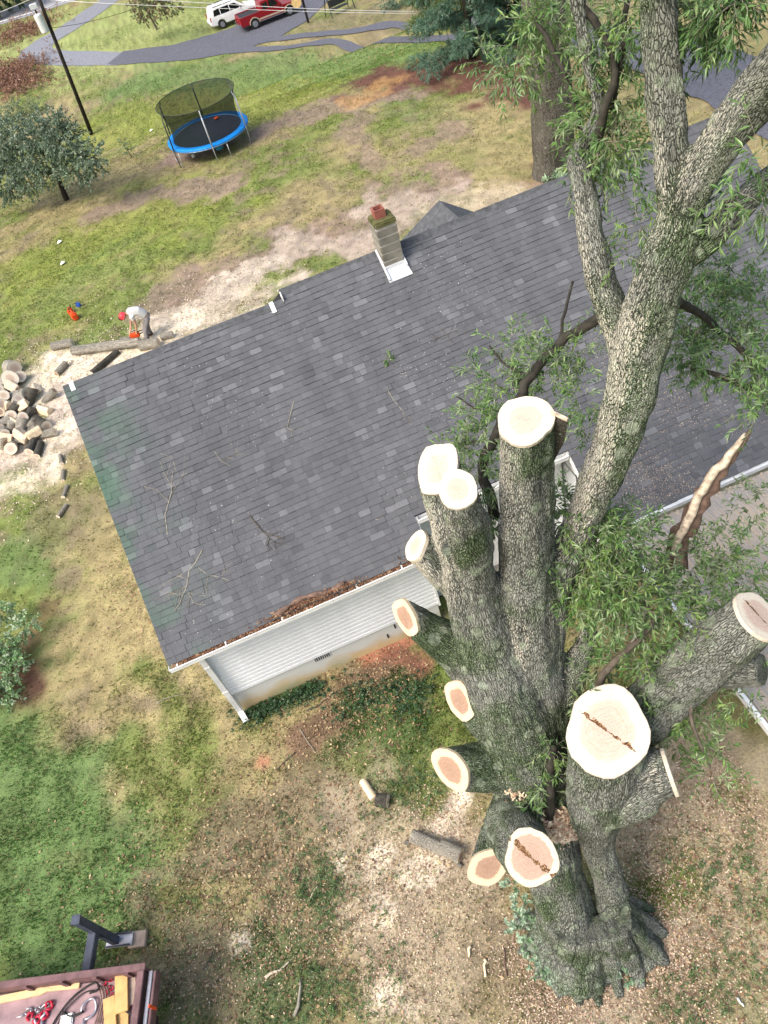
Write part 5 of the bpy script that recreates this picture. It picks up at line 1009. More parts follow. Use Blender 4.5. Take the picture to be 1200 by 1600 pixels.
def vehicle(label, name, pr, pf, xr, wside, scale):
    a, h = place(pr, pf, 0, xr); t_ = thing(name, label, 'car' if name == 'parked_car' else 'truck', (0, 0, 0), h)
    off = np.array([math.cos(h)*xr-math.sin(h)*wside, math.sin(h)*xr+math.cos(h)*wside])*scale
    t_.location = (float(a[0]-off[0]), float(a[1]-off[1]), float(gz(a[0], a[1]))+.05); t_.scale = (scale,)*3; return t_
tk = vehicle('dark red pickup truck with tan wheel flares parked on the gravel apron', 'pickup_truck', (400, 46), (457, 24), 1.15, -.82, .95)
body = extr([(0, .55), (0, 1.08), (2.05, 1.08), (2.05, 1.06), (3.9, 1.06), (5.25, .98), (5.5, .85), (5.52, .5), (4.95, .42), (4.9, .62), (4.7, .82), (4.4, .82), (4.15, .62), (4.1, .42), (1.65, .42), (1.6, .62), (1.4, .82), (1.05, .82), (.8, .62), (.75, .45), (.05, .45)], -.96, .96, lambda z: 1-.02*abs(z-.8)).build('body', MAT['car_red'], tk, bevel=.03)
extr([(.12, 1.085), (1.95, 1.085), (1.95, 1.10), (.12, 1.10)], -.80, .80).build('bed_liner', MAT['bed_black'], tk)
MB().box((1.0, .88, 1.12), (2.0, .12, .09)).build('bed_rail', MAT['car_red'], tk, bevel=.02); MB().box((1.0, -.88, 1.12), (2.0, .12, .09)).build('bed_rail', MAT['car_red'], tk, bevel=.02); MB().box((.05, 0, 1.1), (.1, 1.7, .12)).build('tailgate', MAT['car_red'], tk, bevel=.02)
cab = extr([(2.02, 1.05), (2.12, 1.72), (2.3, 1.79), (3.35, 1.79), (3.5, 1.74), (4.05, 1.07)], -.86, .86, lambda z: 1-.16*max(0, z-1.05)).build('cab', MAT['car_red'], tk, bevel=.03)
for s_ in (-1, 1):
    y = s_*.868; f = lambda x, z: (x, s_*(.868*(1-.16*(z-1.05))), z)
    for pl in ([(2.25, 1.16), (2.27, 1.62), (2.75, 1.66), (2.75, 1.16)], [(2.85, 1.16), (2.85, 1.66), (3.38, 1.66), (3.78, 1.16)]): m_ = MB(); m_.add([f(*p) for p in pl], [(0, 1, 2, 3)]); m_.build('side_window', MAT['car_glass'], tk)
    MB().box((3.7, s_*.99, 1.2), (.1, .16, .16)).build('mirror', MAT['car_red'], tk, bevel=.02); MB().box((2.85, s_*.94, .46), (2.3, .14, .06)).build('running_board', MAT['chrome'], tk)
    MB().box((-.01, s_*.86, .86), (.04, .14, .32)).build('tail_light', MAT['tail_red'], tk)
    for xw in (1.22, 4.55):
        fl_ = MB()
        for i in range(8): a0, a1 = math.pi*i/8, math.pi*(i+1)/8; fl_.bar((xw+math.cos(a0)*.47, s_*.975, .42+math.sin(a0)*.47), (xw+math.cos(a1)*.47, s_*.975, .42+math.sin(a1)*.47), .07, .07, (0, 1, 0))
        fl_.build('wheel_flare', MAT['car_tan'], tk); wheel(tk, xw, s_*.84, .40, .26)
MB().box((-.1, 0, .58), (.16, 1.8, .18)).build('rear_bumper', MAT['chrome'], tk, bevel=.03); MB().box((2.85, -.965, .62), (2.3, .02, .12)).build('side_trim', MAT['car_tan'], tk)
m_ = MB(); m_.add([(2.045, -.66, 1.2), (2.045, .66, 1.2), (2.105, .6, 1.62), (2.105, -.6, 1.62)], [(0, 1, 2, 3)]); m_.build('rear_window', MAT['car_glass'], tk)
m_ = MB(); m_.add([(3.99, -.7, 1.15), (3.99, .7, 1.15), (3.57, .62, 1.69), (3.57, -.62, 1.69)], [(0, 1, 2, 3)]); m_.build('windscreen', MAT['car_glass'], tk)
sv = vehicle('white station wagon with roof rails parked left of the red pickup', 'parked_car', (350, 45), (407, 23), .95, -.78, .95); sv['category'] = 'car'
extr([(.05, .42), (0, .75), (.1, 1.05), (2.6, 1.05), (3.75, 1.02), (4.65, .86), (4.8, .65), (4.78, .38), (4.15, .36), (4.1, .6), (3.9, .76), (3.6, .76), (3.4, .6), (3.35, .36), (1.35, .36), (1.3, .6), (1.1, .76), (.8, .76), (.6, .6), (.55, .36)], -.92, .92, lambda z: 1-.03*abs(z-.8)).build('body', MAT['car_white'], sv, bevel=.04)
extr([(.1, 1.04), (.28, 1.62), (.5, 1.72), (2.5, 1.72), (2.75, 1.66), (3.6, 1.04)], -.88, .88, lambda z: 1-.22*max(0, z-1.04)).build('cabin', MAT['car_white'], sv, bevel=.04)
for s_ in (-1, 1):
    f = lambda x, z: (x, s_*(.888*(1-.22*(z-1.04))), z)
    for pl in ([(.40, 1.12), (.52, 1.56), (1.05, 1.60), (1.05, 1.12)], [(1.12, 1.12), (1.12, 1.60), (1.95, 1.60), (1.95, 1.12)], [(2.02, 1.12), (2.02, 1.60), (2.55, 1.58), (3.2, 1.12)]): m_ = MB(); m_.add([f(*p) for p in pl], [(0, 1, 2, 3)]); m_.build('side_window', MAT['car_glass'], sv)
    MB().bar((.5, s_*.62, 1.76), (2.4, s_*.62, 1.76), .05, .05).build('roof_rail', MAT['dark_steel'], sv); MB().box((.03, s_*.80, .95), (.08, .16, .34)).build('tail_light', MAT['tail_red'], sv); MB().box((2.9, s_*.95, 1.12), (.1, .14, .12)).build('mirror', MAT['car_white'], sv, bevel=.02)
    for xw in (.95, 3.75): wheel(sv, xw, s_*.80, .35, .22)
m_ = MB(); m_.add([(.135, -.72, 1.14), (.135, .72, 1.14), (.27, .66, 1.56), (.27, -.66, 1.56)], [(0, 1, 2, 3)]); m_.build('rear_window', MAT['car_glass'], sv)
m_ = MB(); m_.add([(3.5, -.74, 1.12), (3.5, .74, 1.12), (2.82, .64, 1.61), (2.82, -.64, 1.61)], [(0, 1, 2, 3)]); m_.build('windscreen', MAT['car_glass'], sv); MB().box((-.02, 0, .55), (.14, 1.7, .22)).build('rear_bumper', MAT['car_white'], sv, bevel=.04)

# ------------------------------------------------------------------ logs
def log_mesh(seed, n=14, m_=5):
    r = random.Random(seed); V, D = [], []; lb = lobes(seed+50)
    for i in range(m_):
        u = i/(m_-1); bx_, by_ = .06*math.sin(u*3+seed), .05*math.cos(u*2.3+seed)
        for k in range(n):
            a = 2*math.pi*k/n; q = 1+sum(A*math.cos(h*a+ph) for h, ph, A in lb)+r.uniform(-.02, .02)
            V.append((u-.5, math.cos(a)*q+bx_, math.sin(a)*q+by_)); D.append((math.cos(a)*.25+seed, math.sin(a)*.25, u*1.2))
    F = [(i*n+k, i*n+(k+1) % n, (i+1)*n+(k+1) % n, (i+1)*n+k) for i in range(m_-1) for k in range(n)]
    caps = []
    for i, sg in ((0, -1), (m_-1, 1)):
        ring = V[i*n:(i+1)*n]; c = np.mean(ring, 0); cv, cd_, cf = [], [], []
        for q in (1.0, .66, .33):
            for p in ring: x = c+(np.array(p)-c)*q; cv.append((x[0]+sg*.004, x[1], x[2])); cd_.append(((x[1]-c[1]), (x[2]-c[2]), q))
        cv.append((c[0]+sg*.004, c[1], c[2])); cd_.append((0, 0, 0))
        for j in range(2): cf += [(j*n+k, j*n+(k+1) % n, (j+1)*n+(k+1) % n, (j+1)*n+k) for k in range(n)]
        cf += [(2*n+k, 2*n+(k+1) % n, 3*n) for k in range(n)]; caps.append((cv, cf, cd_))
    return V, np.array(F), D, caps
LOGM = {}
for sd_ in range(5):
    V, F, D, caps = log_mesh(sd_)
    for bm_ in ('bark_log', 'bark_plain', 'bark', 'pale_wood'):
        LOGM[(sd_, bm_)] = mk_mesh('bark', V, F, MAT[bm_], smooth=True, attrs={'bark': ('FLOAT_VECTOR', D)})
    for cm in ('cut_log', 'cut_heart', 'cut_pale'):
        LOGM[(sd_, cm)] = [mk_mesh('cut_face', cv, cf, MAT[cm], attrs={'disc': ('FLOAT_VECTOR', cd_)}) for cv, cf, cd_ in caps]
def log(label, c, d, L, r, bm_='bark_log', cm='cut_log', group=None, name='log'):
    d = np.array(d, float); d /= np.linalg.norm(d); sd_ = random.randrange(5)
    o = tag(link(name, None), label, 'log', group); o.location = [float(a) for a in c]; o.rotation_mode = 'QUATERNION'
    o.rotation_quaternion = Vector(d).to_track_quat('X', 'Z') @ Matrix.Rotation(random.uniform(0, 6), 3, 'X').to_quaternion(); o.scale = (L, r, r)
    link('bark', LOGM[(sd_, bm_)], o)
    for m_ in LOGM[(sd_, cm)]: link('cut_face', m_, o)
    return o
def idir(px, py, ang): a = gnd(px, py); b_ = gnd(px+6*math.cos(rad(ang)), py+6*math.sin(rad(ang))); return b_-a
# (zoom x, zoom y, axis angle in the picture, length, radius, layer height, tilt, description)
PILE = [(110, 190, 25, .55, .26, 0, .0, 'big short round at the top of the log pile, bark to the right'), (105, 300, 20, .55, .28, .1, .25, 'largest pale faced round in the upper log pile'), (5, 375, 10, .6, .22, .15, .2, 'pale round cut by the left edge of the picture, upper'), (45, 345, 35, .5, .18, .05, .2, 'small pale round just left of the largest one'), (60, 428, 5, .45, .19, .2, .5, 'orange faced round on the pile below the largest one'), (160, 390, -10, .6, .2, 0, .1, 'stubby pale log right of the orange faced round'), (235, 405, -50, .75, .17, 0, 0, 'pale log lying steeply at the right of the pile top'), (150, 452, -15, .6, .17, .12, .1, 'bleached log in the middle of the pile'), (35, 485, 15, .5, .19, .22, .4, 'cream faced round at mid left of the pile'), (135, 505, -35, .5, .17, .15, .2, 'short bleached log mid pile beside mossy one'), (40, 552, 10, .45, .17, .25, .5, 'tan faced round at left centre of the pile'), (105, 560, 15, .65, .17, .15, .0, 'grey log lying across the pile centre'), (185, 560, 20, .6, .17, .1, 0, 'greenish log right of the grey one'), (230, 520, -60, .5, .15, 0, .1, 'short upright leaning log at right of pile'), (315, 580, 30, .7, .18, 0, 0, 'dark grey log at the right end of the pile'), (75, 605, -25, .5, .16, .2, .1, 'small grey log below the tan faced round'), (112, 632, -40, .5, .14, .12, .1, 'slim log left of the green barked round'), (185, 625, -60, .55, .19, .1, .45, 'green barked round with bright face in the lower pile'), (15, 645, 30, .5, .19, .15, .2, 'pinkish log against the left edge, lower pile'), (62, 660, 60, .6, .16, .12, .1, 'pale log lying down the slope at lower left'), (228, 655, -30, .6, .14, 0, 0, 'thin dark log right of the green barked round'), (295, 622, 50, .5, .12, .05, 0, 'small dark billet at lower right of pile'), (250, 602, -20, .4, .13, .1, 0, 'short grey billet tucked mid right'), (350, 655, -10, .65, .13, 0, 0, 'mossy thin log at the right foot of the pile'), (35, 732, 15, .6, .2, 0, .05, 'dark faced log at the lower left of the pile'), (105, 762, 80, .5, .19, 0, .1, 'pale stubby round at the bottom of the pile'), (150, 697, 10, .5, .13, 0, 0, 'small rough log near the pile bottom'), (245, 742, -65, .6, .15, 0, 0, 'dark log pointing downhill at pile bottom'), (290, 762, -70, .65, .11, 0, 0, 'thin greenish log at the very bottom right'), (370, 385, -25, .6, .13, 0, 0, 'lone log between the pile and the roof corner'), (20, 300, 30, .5, .18, .05, .2, 'pale round on the left edge beside the largest'), (160, 255, 25, .5, .19, 0, .1, 'pale chunk between the two biggest rounds')]
for (zx, zy, an, L, r, lay, tl, lab) in PILE:
    px, py = zx/4.615, 540+zy/4.615; g_ = gnd(px, py); d = idir(px, py, an); d[2] = 0; tl = tl+random.choice((0, .15, .5, .8)); d = d/np.linalg.norm(d)+np.array([0, -.35*tl, tl*1.2])
    log(lab, (g_[0], g_[1], gz(g_[0], g_[1])+r*.9+lay), d, L*1.05, r*1.12, random.choice(('bark_log',)*5+('bark_plain',)), random.choice(('cut_log', 'cut_pale', 'cut_log', 'cut_pale', 'cut_heart')), 'cut logs in the pile')
for i, (zx, zy, an, lab) in enumerate(((130, 345, 10, 'pale split wedge beside the largest round'), (85, 470, 40, 'pale split wedge in the upper middle of the pile'), (200, 480, -20, 'split wedge leaning near the mossy logs'), (20, 600, 60, 'split wedge at the left edge mid pile'), (140, 600, 25, 'small split wedge in the centre of the pile'), (75, 715, -10, 'split wedge low on the left of the pile'), (195, 700, 35, 'split wedge near the bottom middle of the pile'), (280, 680, -35, 'split wedge at the lower right of the pile'), (330, 480, 15, 'lone split wedge in the sawdust right of the pile'), (270, 330, 60, 'lone split wedge above the pile in the sawdust'))):
    px, py = zx/4.615, 540+zy/4.615; g_ = gnd(px, py); d = idir(px, py, an); r_ = random.uniform(.15, .22); L = random.uniform(.4, .6)
    m_ = MB().prism([(-r_, -r_*.5), (r_, -r_*.6), (r_*.25, r_*.75), (-r_*.3, r_*.55)], -L/2, L/2); o = m_.build('split_log', MAT['pale_wood' if i % 3 else 'torn_wood'], None, bevel=.015)
    o.location = [float(g_[0]), float(g_[1]), float(gz(g_[0], g_[1]))+r_*.6+(.25 if i < 8 else 0)]; o.rotation_euler = (random.uniform(-.5, .5), random.uniform(-.4, .4), math.atan2(d[1], d[0])+1.57); tag(o, lab, 'log', 'split wedges in the pile')
def log_between(label, a, b, r, z=None, bm_='bark_log', cm='cut_log', zoff=0.0):
    A, B = gnd(*a), gnd(*b); A[2] = gz(A[0], A[1])+r*.9+zoff; B[2] = gz(B[0], B[1])+r*.9+zoff; return log(label, (A+B)/2, B-A, np.linalg.norm(B-A), r, bm_, cm)
log_between('long grey trunk section lying in front of the worker', (118, 555), (222, 541), .17, zoff=.06); log_between('dark log crossing under the long trunk section', (146, 588), (186, 552), .12, bm_='bark_plain')
log_between('short grey log left of the long trunk section', (85, 547), (116, 540), .17); log_between('reddish ended billet below the short grey log', (90, 588), (106, 572), .13, cm='cut_heart')
log_between('rough grey block at the worker feet', (222, 546), (250, 541), .2); log_between('small lichen block right of the worker boots', (254, 530), (272, 526), .14); log_between('short dark billet behind the long trunk section', (190, 535), (206, 533), .12)
log_between('grey bark log with a cut collar lying left of the oak', (645, 1310), (692, 1330), .13, bm_='bark_log'); log_between('thicker end piece of the grey log left of the oak', (690, 1326), (722, 1340), .15, bm_='bark_log', cm='cut_heart')
log_between('split billet with pale face lying on the lawn', (568, 1222), (585, 1250), .085, bm_='pale_wood', cm='cut_pale'); log_between('short dark barked billet beside the split one', (590, 1252), (608, 1254), .14, bm_='bark_plain', cm='cut_log')
log_between('tiny pale chunk left of the grey log', (634, 1316), (640, 1320), .05, cm='cut_pale'); log_between('small reddish chunk at the right end of the grey log', (712, 1346), (722, 1356), .04, cm='cut_heart')
for i, (px, py) in enumerate(((97, 720), (100, 745), (103, 770), (99, 800))):
    log('%s decaying grey branch piece on the dry grass by the roof edge' % ('first', 'second', 'third', 'fourth')[i], gnd(px, py)+[0, 0, .06], idir(px, py, 80+15*i), .5, .07, 'bark_log', 'cut_log', 'decaying branch pieces')
def stick(label, pts, r, mat='twig_dark', cat='stick'):
    P = []
    for p in pts: q = gnd(*p); q[2] = gz(q[0], q[1])+r+.02; P.append(q)
    P, _ = resample([(*p, 1) for p in P], .1); P = P+RNG.normal(0, 1, P.shape)*r*.5
    return tag(MB().tube(list(P), [r*(1-.5*i/len(P)) for i in range(len(P))], 6).build('stick', MAT[mat], smooth=True), label, cat)
stick('white barked stick on the lower lawn', [(415, 1528), (430, 1520), (452, 1504)], .03, 'torn_wood'); stick('grey stick standing out of dark grass at bottom', [(463, 1588), (468, 1560), (473, 1532)], .035, 'twig'); stick('curved pale stick in the middle lawn', [(484, 1408), (488, 1396), (498, 1386)], .02, 'torn_wood')
stick('brown stick left of the root flare', [(793, 1525), (789, 1505), (788, 1482)], .022, 'dead_wood'); stick('dark stick at the lower left of the lawn', [(318, 1515), (330, 1500), (333, 1488)], .015); stick('forked dead branch on the ground below the wall', [(470, 1140), (478, 1155), (492, 1175)], .012, 'twig'); stick('long thin branch across the bare soil below the wall', [(480, 1112), (505, 1098), (520, 1085)], .018); stick('thin stick on the left lawn below the downspout', [(245, 1100), (265, 1090), (290, 1085)], .012, 'twig'); stick('dark thin stick beside the clay patch', [(432, 1205), (448, 1190), (462, 1176)], .016)
stick('pale stake right of the roots', [(1152, 1560), (1157, 1568), (1162, 1574)], .02, 'white_plastic'); stick('white splinter below the roots at left', [(758, 1500), (757, 1510), (759, 1525)], .03, 'pale_wood'); stick('white splinter further left of the roots', [(734, 1480), (735, 1488), (733, 1496)], .03, 'pale_wood')

# ------------------------------------------------------------------ fuel cans and hat near the worker
def can(label, px, py, mat, s_=1.0, name='fuel_can'):
    q = gnd(px, py); t_ = thing(name, label, 'can', q, random.uniform(0, 3)); MB().box((0, 0, .17*s_), (.36*s_, .24*s_, .32*s_)).build('body', MAT[mat], t_, bevel=.05*s_); MB().tube([(-.1*s_, 0, .33*s_), (-.1*s_, 0, .42*s_), (.1*s_, 0, .42*s_), (.1*s_, 0, .33*s_)], .022*s_, 6).build('handle', MAT[mat], t_, smooth=True); MB().tube([(.14*s_, 0, .3*s_), (.24*s_, 0, .45*s_)], .03*s_, 8).build('spout', MAT['rubber'], t_)
can('red fuel can on the grass left of the worker', 119, 499, 'orange_red', 1.0); can('orange can just behind the red fuel can', 112, 490, 'orange_red', .7); can('small blue and white jug near the fuel cans', 124, 479, 'blue_plastic', .5, 'jug')

# ------------------------------------------------------------------ worker bending over with a chainsaw
f0 = gnd(233, 529); fy_ = f0[1]
J = lambda px, py, dy=0.0: atY(px, py, fy_+dy)
pe = thing('person', 'worker in pale shirt and red helmet bending over a log', 'person', (0, 0, 0))
hip = J(229, 494); hipL, hipR = hip+[0, .10, -.02], hip+[0, -.10, -.02]; sh = J(203, 489); neck = J(199, 490); head = J(193, 495); mid = J(215, 487)
ftL, ftR = np.array([f0[0]+.12, fy_+.16, gz(f0[0], fy_)]), np.array([f0[0]-.05, fy_-.16, gz(f0[0], fy_)])
knL, knR = (hipL+ftL)/2+[-.06, 0, .02], (hipR+ftR)/2+[-.09, 0, .02]
hand = np.array([f0[0]-.42, fy_, .46]); hL, hR = hand+[-.10, .10, .04], hand+[.12, -.06, .02]
sL, sR = sh+[0, .19, -.03], sh+[0, -.19, -.03]; eL, eR = (sL+hL)/2+[.05, .05, .0], (sR+hR)/2+[.08, -.06, .02]
def T(*pts): return [(*p, r) for p, r in pts]
limbs = [T((hip+[.02, 0, 0], .13), (mid, .15), (sh, .15), (neck, .07), (neck*.6+head*.4, .06)), T((head+[.07, 0, .05], .085), (head, .10), (head+[-.03, 0, -.09], .07)), T((hipL, .10), (knL, .072), (ftL+[0, 0, .12], .05)), T((hipR, .10), (knR, .072), (ftR+[0, 0, .12], .05)), T((sL, .07), (eL, .047), (hL, .032)), T((sR, .07), (eR, .047), (hR, .032)), T((ftL+[.05, 0, .05], .05), (ftL+[-.18, 0, .04], .042)), T((ftR+[.05, 0, .05], .05), (ftR+[-.18, 0, .04], .042)), T((head+[-.10, 0, -.03], .022), (head+[-.125, 0, -.045], .016))]
for h_, sg in ((hL, 1), (hR, -1)):
    limbs.append(T((h_, .032), (h_+[-.03, 0, -.06], .036)))
    for k in range(4): b_ = h_+np.array([-.035, (k-1.5)*.02, -.075]); limbs.append(T((b_, .010), (b_+[-.03, 0, -.028-.004*(k % 2)], .010), (b_+[-.015, 0, -.06+.006*abs(k-1.5)], .008)))
    limbs.append(T((h_+[-.01, sg*.03, -.03], .011), (h_+[-.05, sg*.045, -.05], .010), (h_+[-.07, sg*.03, -.07], .008)))
def body_mesh(name, lim, vox, mat, sm=2): me_, _ = fuse([(l, 100+i, None) for i, l in enumerate(lim)], vox, sm, name, mat, None, .0, 5.0); return me_
link('body', body_mesh('body', limbs, .014, 'skin'), pe)
link('shirt', body_mesh('shirt', [T((hip*.8+mid*.2+[0, 0, .01], .165), (mid+[0, 0, .01], .185), (sh+[0, 0, .01], .18), (neck*.7+sh*.3, .10)), T((sL, .095), (sL*.5+eL*.5, .078)), T((sR, .095), (sR*.5+eR*.5, .078))], .02, 'shirt', 3), pe)
link('trousers', body_mesh('trousers', [T((hip*.85+mid*.15, .16), (hip+[.02, 0, -.05], .165)), T((hipL, .125), (knL, .095), (ftL+[0, 0, .10], .075)), T((hipR, .125), (knR, .095), (ftR+[0, 0, .10], .075))], .02, 'trousers', 3), pe)
for ft in (ftL, ftR): link('boot', body_mesh('boot', [T((ft+[.06, 0, .06], .062), (ft+[-.08, 0, .055], .058), (ft+[-.19, 0, .045], .05)), T((ft+[.04, 0, .05], .06), (ft+[.03, 0, .2], .062))], .015, 'boot'), pe)
hm = MB(); hm.lathe([(.16, -.02), (.15, .0), (.148, .05), (.12, .11), (.06, .145), (.005, .15)], 16, (0, 0, 0)); o = hm.build('helmet', MAT['helmet'], pe, smooth=True); o.location = [float(a) for a in head+np.array([-.005, 0, .035])]; o.rotation_euler = (0, rad(-50), 0)
o2 = MB().box((0, 0, 0), (.02, .2, .12)).build('visor', MAT['rubber'], pe); o2.location = [float(a) for a in head+np.array([-.15, 0, -.02])]; o2.rotation_euler = (0, rad(-40), 0)
cs = thing('chainsaw', 'red chainsaw in the hands of the worker', 'chainsaw', hand+np.array([0, 0, -.16]), rad(180))
MB().box((0, 0, .05), (.38, .2, .2)).build('motor_housing', MAT['orange_red'], cs, bevel=.03); MB().tube([(-.15, 0, .12), (-.12, 0, .24), (.08, 0, .24), (.1, 0, .14)], .016, 6).build('front_handle', MAT['rubber'], cs, smooth=True); MB().tube([(-.18, 0, .02), (-.36, 0, .06), (-.36, 0, .14), (-.16, 0, .15)], .018, 6).build('rear_handle', MAT['rubber'], cs, smooth=True); MB().box((.42, 0, .01), (.5, .014, .085)).build('guide_bar', MAT['steel'], cs, bevel=.004)

# ------------------------------------------------------------------ utility truck bed with outrigger and its load
C0 = at(226, 1511, 1.5); U = np.array([-.958, .287, 0]); Vv = np.array([-.287, -.958, 0])
trk = thing('utility_truck', 'maroon truck bed with outrigger leg at the bottom left corner', 'truck', (float(C0[0]), float(C0[1]), 0), math.atan2(U[1], U[0]))
def B(name, c, d, mat, parent=trk, bevel=.008): return MB().box(c, d).build(name, MAT[mat], parent, bevel=bevel)
# local frame: x along the far rail to the left, y towards the viewer (bottom of the picture), z up
B('bed_floor', (2.3, 1.15, 1.12), (4.6, 2.2, .06), 'bin_floor'); B('side_rail', (2.3, .02, 1.34), (4.64, .05, .38), 'bin_maroon'); cap_ = B('rail_cap', (2.3, .0, 1.535), (4.66, .12, .035), 'bin_maroon')
B('end_rail', (.05, 1.15, 1.34), (.05, 2.2, .38), 'bin_maroon'); B('end_cap', (.045, 1.15, 1.535), (.13, 2.2, .035), 'bin_maroon'); B('end_channel', (-.09, 1.15, 1.38), (.07, 2.2, .1), 'bin_steel'); B('tail_channel', (-.16, 1.15, 1.30), (.05, 2.2, .22), 'bin_maroon')
B('side_rail', (2.3, 2.28, 1.34), (4.64, .05, .38), 'bin_maroon'); B('rail_cap', (2.3, 2.3, 1.535), (4.66, .12, .035), 'bin_maroon')
for x in (.35, .95, 1.6, 2.3, 3.1): MB().prism([(x-.05, 1.2), (x+.05, 1.2), (x+.05, 1.51), (x-.05, 1.51)], .045, .085).build('stake_pocket', MAT['bin_maroon'], trk)
for x in (1.0, 3.8):
    for y in (.25, 2.05): wheel(trk, x, y, .48, .28)
B('chassis_beam', (2.3, .7, .85), (4.6, .14, .3), 'rubber'); B('chassis_beam', (2.3, 1.6, .85), (4.6, .14, .3), 'rubber'); B('red_marker', (-.2, .62, 1.42), (.03, .05, .3), 'orange_red')
M3 = np.array([U, Vv*1.0, [0, 0, 1]])
loc = lambda P: M3 @ (np.array(P)-np.array([C0[0], C0[1], 0]))
pf_ = loc(at(183, 1471, .12)); ot = MB().box((pf_[0], pf_[1], .95), (.15, .15, 1.6)).build('outrigger', MAT['outrigger_blue'], trk, bevel=.012)
MB().box((pf_[0], pf_[1], 1.765), (.17, .17, .03)).build('top_plate', MAT['outrigger_blue'], ot); MB().box((pf_[0]+.02, pf_[1]/2+.25, 1.02), (.17, abs(pf_[1])+.6, .17)).build('beam', MAT['outrigger_blue'], ot, bevel=.012); MB().box((pf_[0]-.08, pf_[1], .17), (.55, .24, .035)).build('foot_plate', MAT['bin_steel'], ot)
for sy in (-1, 1): MB().box((pf_[0]-.08, pf_[1]+sy*.11, .22), (.5, .015, .1)).build('foot_flange', MAT['outrigger_blue'], ot)
def W3(x, y, z): return C0*[1, 1, 0]+U*x+Vv*y+np.array([0, 0, z])
ang0 = math.atan2(U[1], U[0])
def lying(name, label, cat, x, y, z, d, rz, mat, bevel=.006, pts=None, group=None):
    if pts is None: o = MB().box((0, 0, 0), d).build(name, MAT[mat], None, bevel=bevel)
    else: o = MB().prism(pts, -d[2]/2, d[2]/2).build(name, MAT[mat], None); o.data.transform(Matrix.Rotation(rad(90), 4, 'X'))
    o.location = [float(a) for a in W3(x, y, z)]; o.rotation_euler = (0, 0, ang0+rz); return tag(o, label, cat, group)
blk = W3(pf_[0]-.42, pf_[1], .07); o = MB().box((0, 0, 0), (.36, .30, .11)).build('wood_block', MAT['lumber_grey'], None, bevel=.01); o.location = [float(a) for a in blk]; o.rotation_euler = (0, 0, ang0); tag(o, 'worn wooden block under the outrigger foot', 'block')
zf = 1.15
def bpx(px, py, z): q = loc(at(px, py, z)); return q[0], q[1], z
def brd(label, px, py, L, wd_, th_, rz, mat, dz=.03): x, y, z = bpx(px, py, zf+dz); return lying('board', label, 'board', x, y, z, (L, wd_, th_), rz, mat)
brd('short pale board lying along the far rail of the truck bed', 94, 1541, .78, .13, .05, rad(-1), 'lumber_pale')
brd('broad yellow board stacked on top at the right of the bed', 190, 1551, .24, .62, .04, rad(10), 'lumber', .15); brd('grey brown board beside the yellow one at the end rail', 207, 1545, .16, .50, .04, rad(14), 'lumber_grey', .08)
brd('yellow board leaning at the front of the stack', 172, 1585, .22, .55, .04, rad(14), 'lumber', .10); brd('lowest yellow board partly covered', 192, 1590, .22, .4, .035, rad(6), 'lumber', .035)
x, y, z = bpx(20, 1558, zf+.04); st = MB().prism([(-.9, -.06), (.55, -.06), (.78, .0), (.55, .06), (-.9, .06)], -.025, .025).build('stake', MAT['lumber_pale']); st.data.transform(Matrix.Rotation(rad(90), 4, 'X')); st.location = [float(a) for a in W3(x, y, z)]; st.rotation_euler = (0, 0, ang0+math.pi+rad(4)); tag(st, 'pointed pale wooden stake in the truck bed', 'stake')
x, y, z = bpx(213, 1590, zf+.1); lying('black_bar', 'black iron bar resting against the boards', 'bar', x, y, z, (.5, .04, .04), rad(-30), 'rubber')
x, y, z = bpx(104, 1594, zf+.03); lying('white_rag', 'white folded rag on the bed floor', 'rag', x, y, z, (.24, .2, .05), rad(5), 'white_plastic', .02)
def ring(label, name, cat, px, py, r, th_, mat, sx=1.0, rz=0.0, link_=True, dz=.04):
    x, y, z = bpx(px, py, zf+dz); t_ = thing(name, label, cat, W3(x, y, z), ang0+rz)
    MB().tube([(r*sx*math.cos(a), r*math.sin(a), .02*math.sin(3*a)) for a in np.linspace(0, 2*math.pi*.86, 18)], th_, 7).build('loop', MAT[mat], t_, smooth=True)
    MB().tube([(r*sx, 0, 0), (r*sx+.09, .02, .01), (r*sx+.16, .0, .02)], [th_*1.3, th_*1.1, th_*.8], 7).build('shank', MAT['bin_steel'], t_, smooth=True); return t_
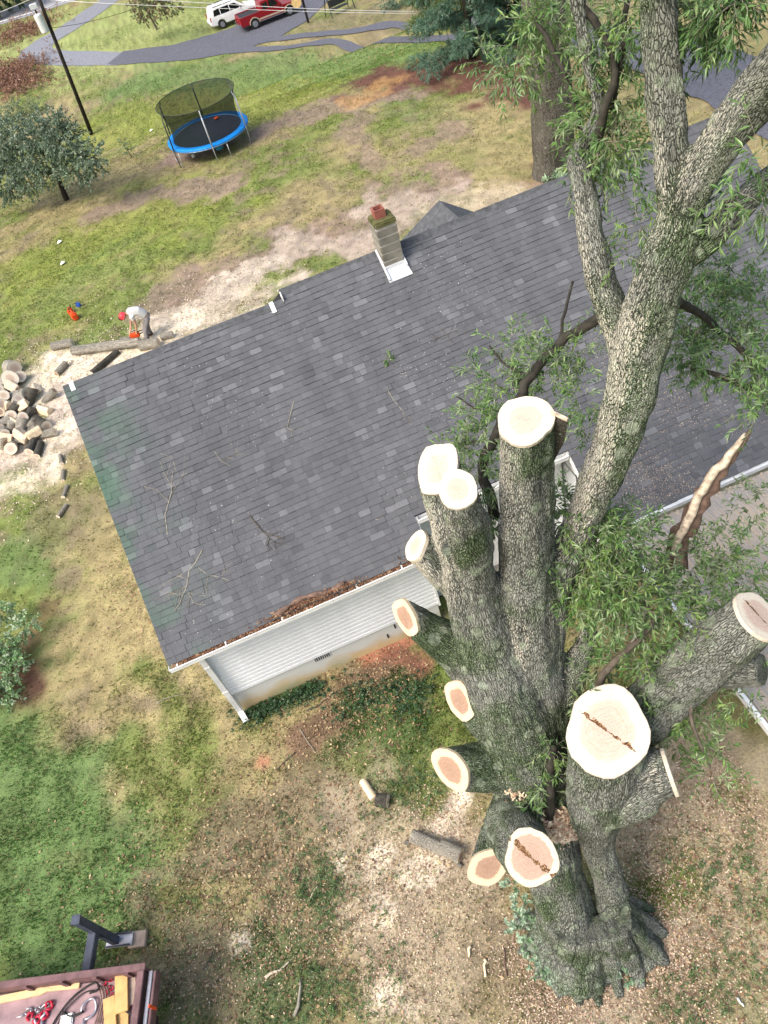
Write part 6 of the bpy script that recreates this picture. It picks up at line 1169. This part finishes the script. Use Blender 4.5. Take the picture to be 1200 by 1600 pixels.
ring('big silver shackle on the bed floor', 'shackle', 'shackle', 139, 1576, .13, .022, 'bin_steel', 1.25, rad(70)); ring('red hook nearest the far rail', 'lifting_hook', 'hook', 77, 1571, .062, .026, 'hook_red', 1, rad(60)); ring('red hook in the middle of the hook cluster', 'lifting_hook', 'hook', 69, 1586, .065, .026, 'hook_red', 1, rad(80)); ring('red hook at the bottom frame edge', 'lifting_hook', 'hook', 58, 1594, .062, .026, 'hook_red', 1, rad(100)); ring('red hook at the left of the hook cluster', 'lifting_hook', 'hook', 47, 1588, .055, .025, 'hook_red', 1, rad(140)); ring('silver chain grab left of the red hooks', 'grab_hook', 'hook', 45, 1580, .045, .018, 'bin_steel', 1.3, rad(20)); ring('small steel shackle above the red hooks', 'shackle', 'shackle', 60, 1577, .04, .016, 'bin_steel', 1.2, rad(200))
def cable(label, pts, r, mat='rubber', name='cable'):
    P = [at(px, py, zf+.03+.01*i) for i, (px, py) in enumerate(pts)]; P, _ = resample([(*p, 1) for p in P], .05); return tag(MB().tube(list(P), r, 6).build(name, MAT[mat], smooth=True), label, 'cable')
cable('dark cable curving across the bed to the boards', [(80, 1605), (92, 1585), (110, 1562), (130, 1545), (150, 1535), (155, 1545), (140, 1552)], .018); cable('second thinner cable beside the dark one', [(88, 1605), (100, 1582), (118, 1562), (134, 1550), (148, 1548)], .012); cable('black strap behind the silver shackle', [(98, 1582), (110, 1588), (122, 1585), (130, 1580)], .022)
for i in range(4): cable(('brown rope strand lying by the boards', 'second brown rope strand, more to the right', 'third rope strand looping at the boards', 'fourth rope strand at the bottom of the frame')[i], [(148+i*4, 1600), (155+i*3, 1578), (158+i*4, 1556), (152+i*5, 1540)], .012, 'dead_wood', 'rope')
for i in range(14):
    q = at(168+6*math.sin(i*1.3)+i*.4, 1528+i*2.6, zf+.03); o = MB().tube([(.035*math.cos(a), .02*math.sin(a), 0) for a in np.linspace(0, 6.28, 9)], .009, 5, False).build('chain_link', MAT['hook_red'], None, smooth=True); o.location = [float(a) for a in q]; o.rotation_euler = (random.uniform(-1, 1), random.uniform(-1, 1), random.uniform(0, 3))
    if i == 0: chn = thing('chain', 'rusty red chain coiled beside the yellow boards', 'chain', (0, 0, 0))
    o.parent = chn
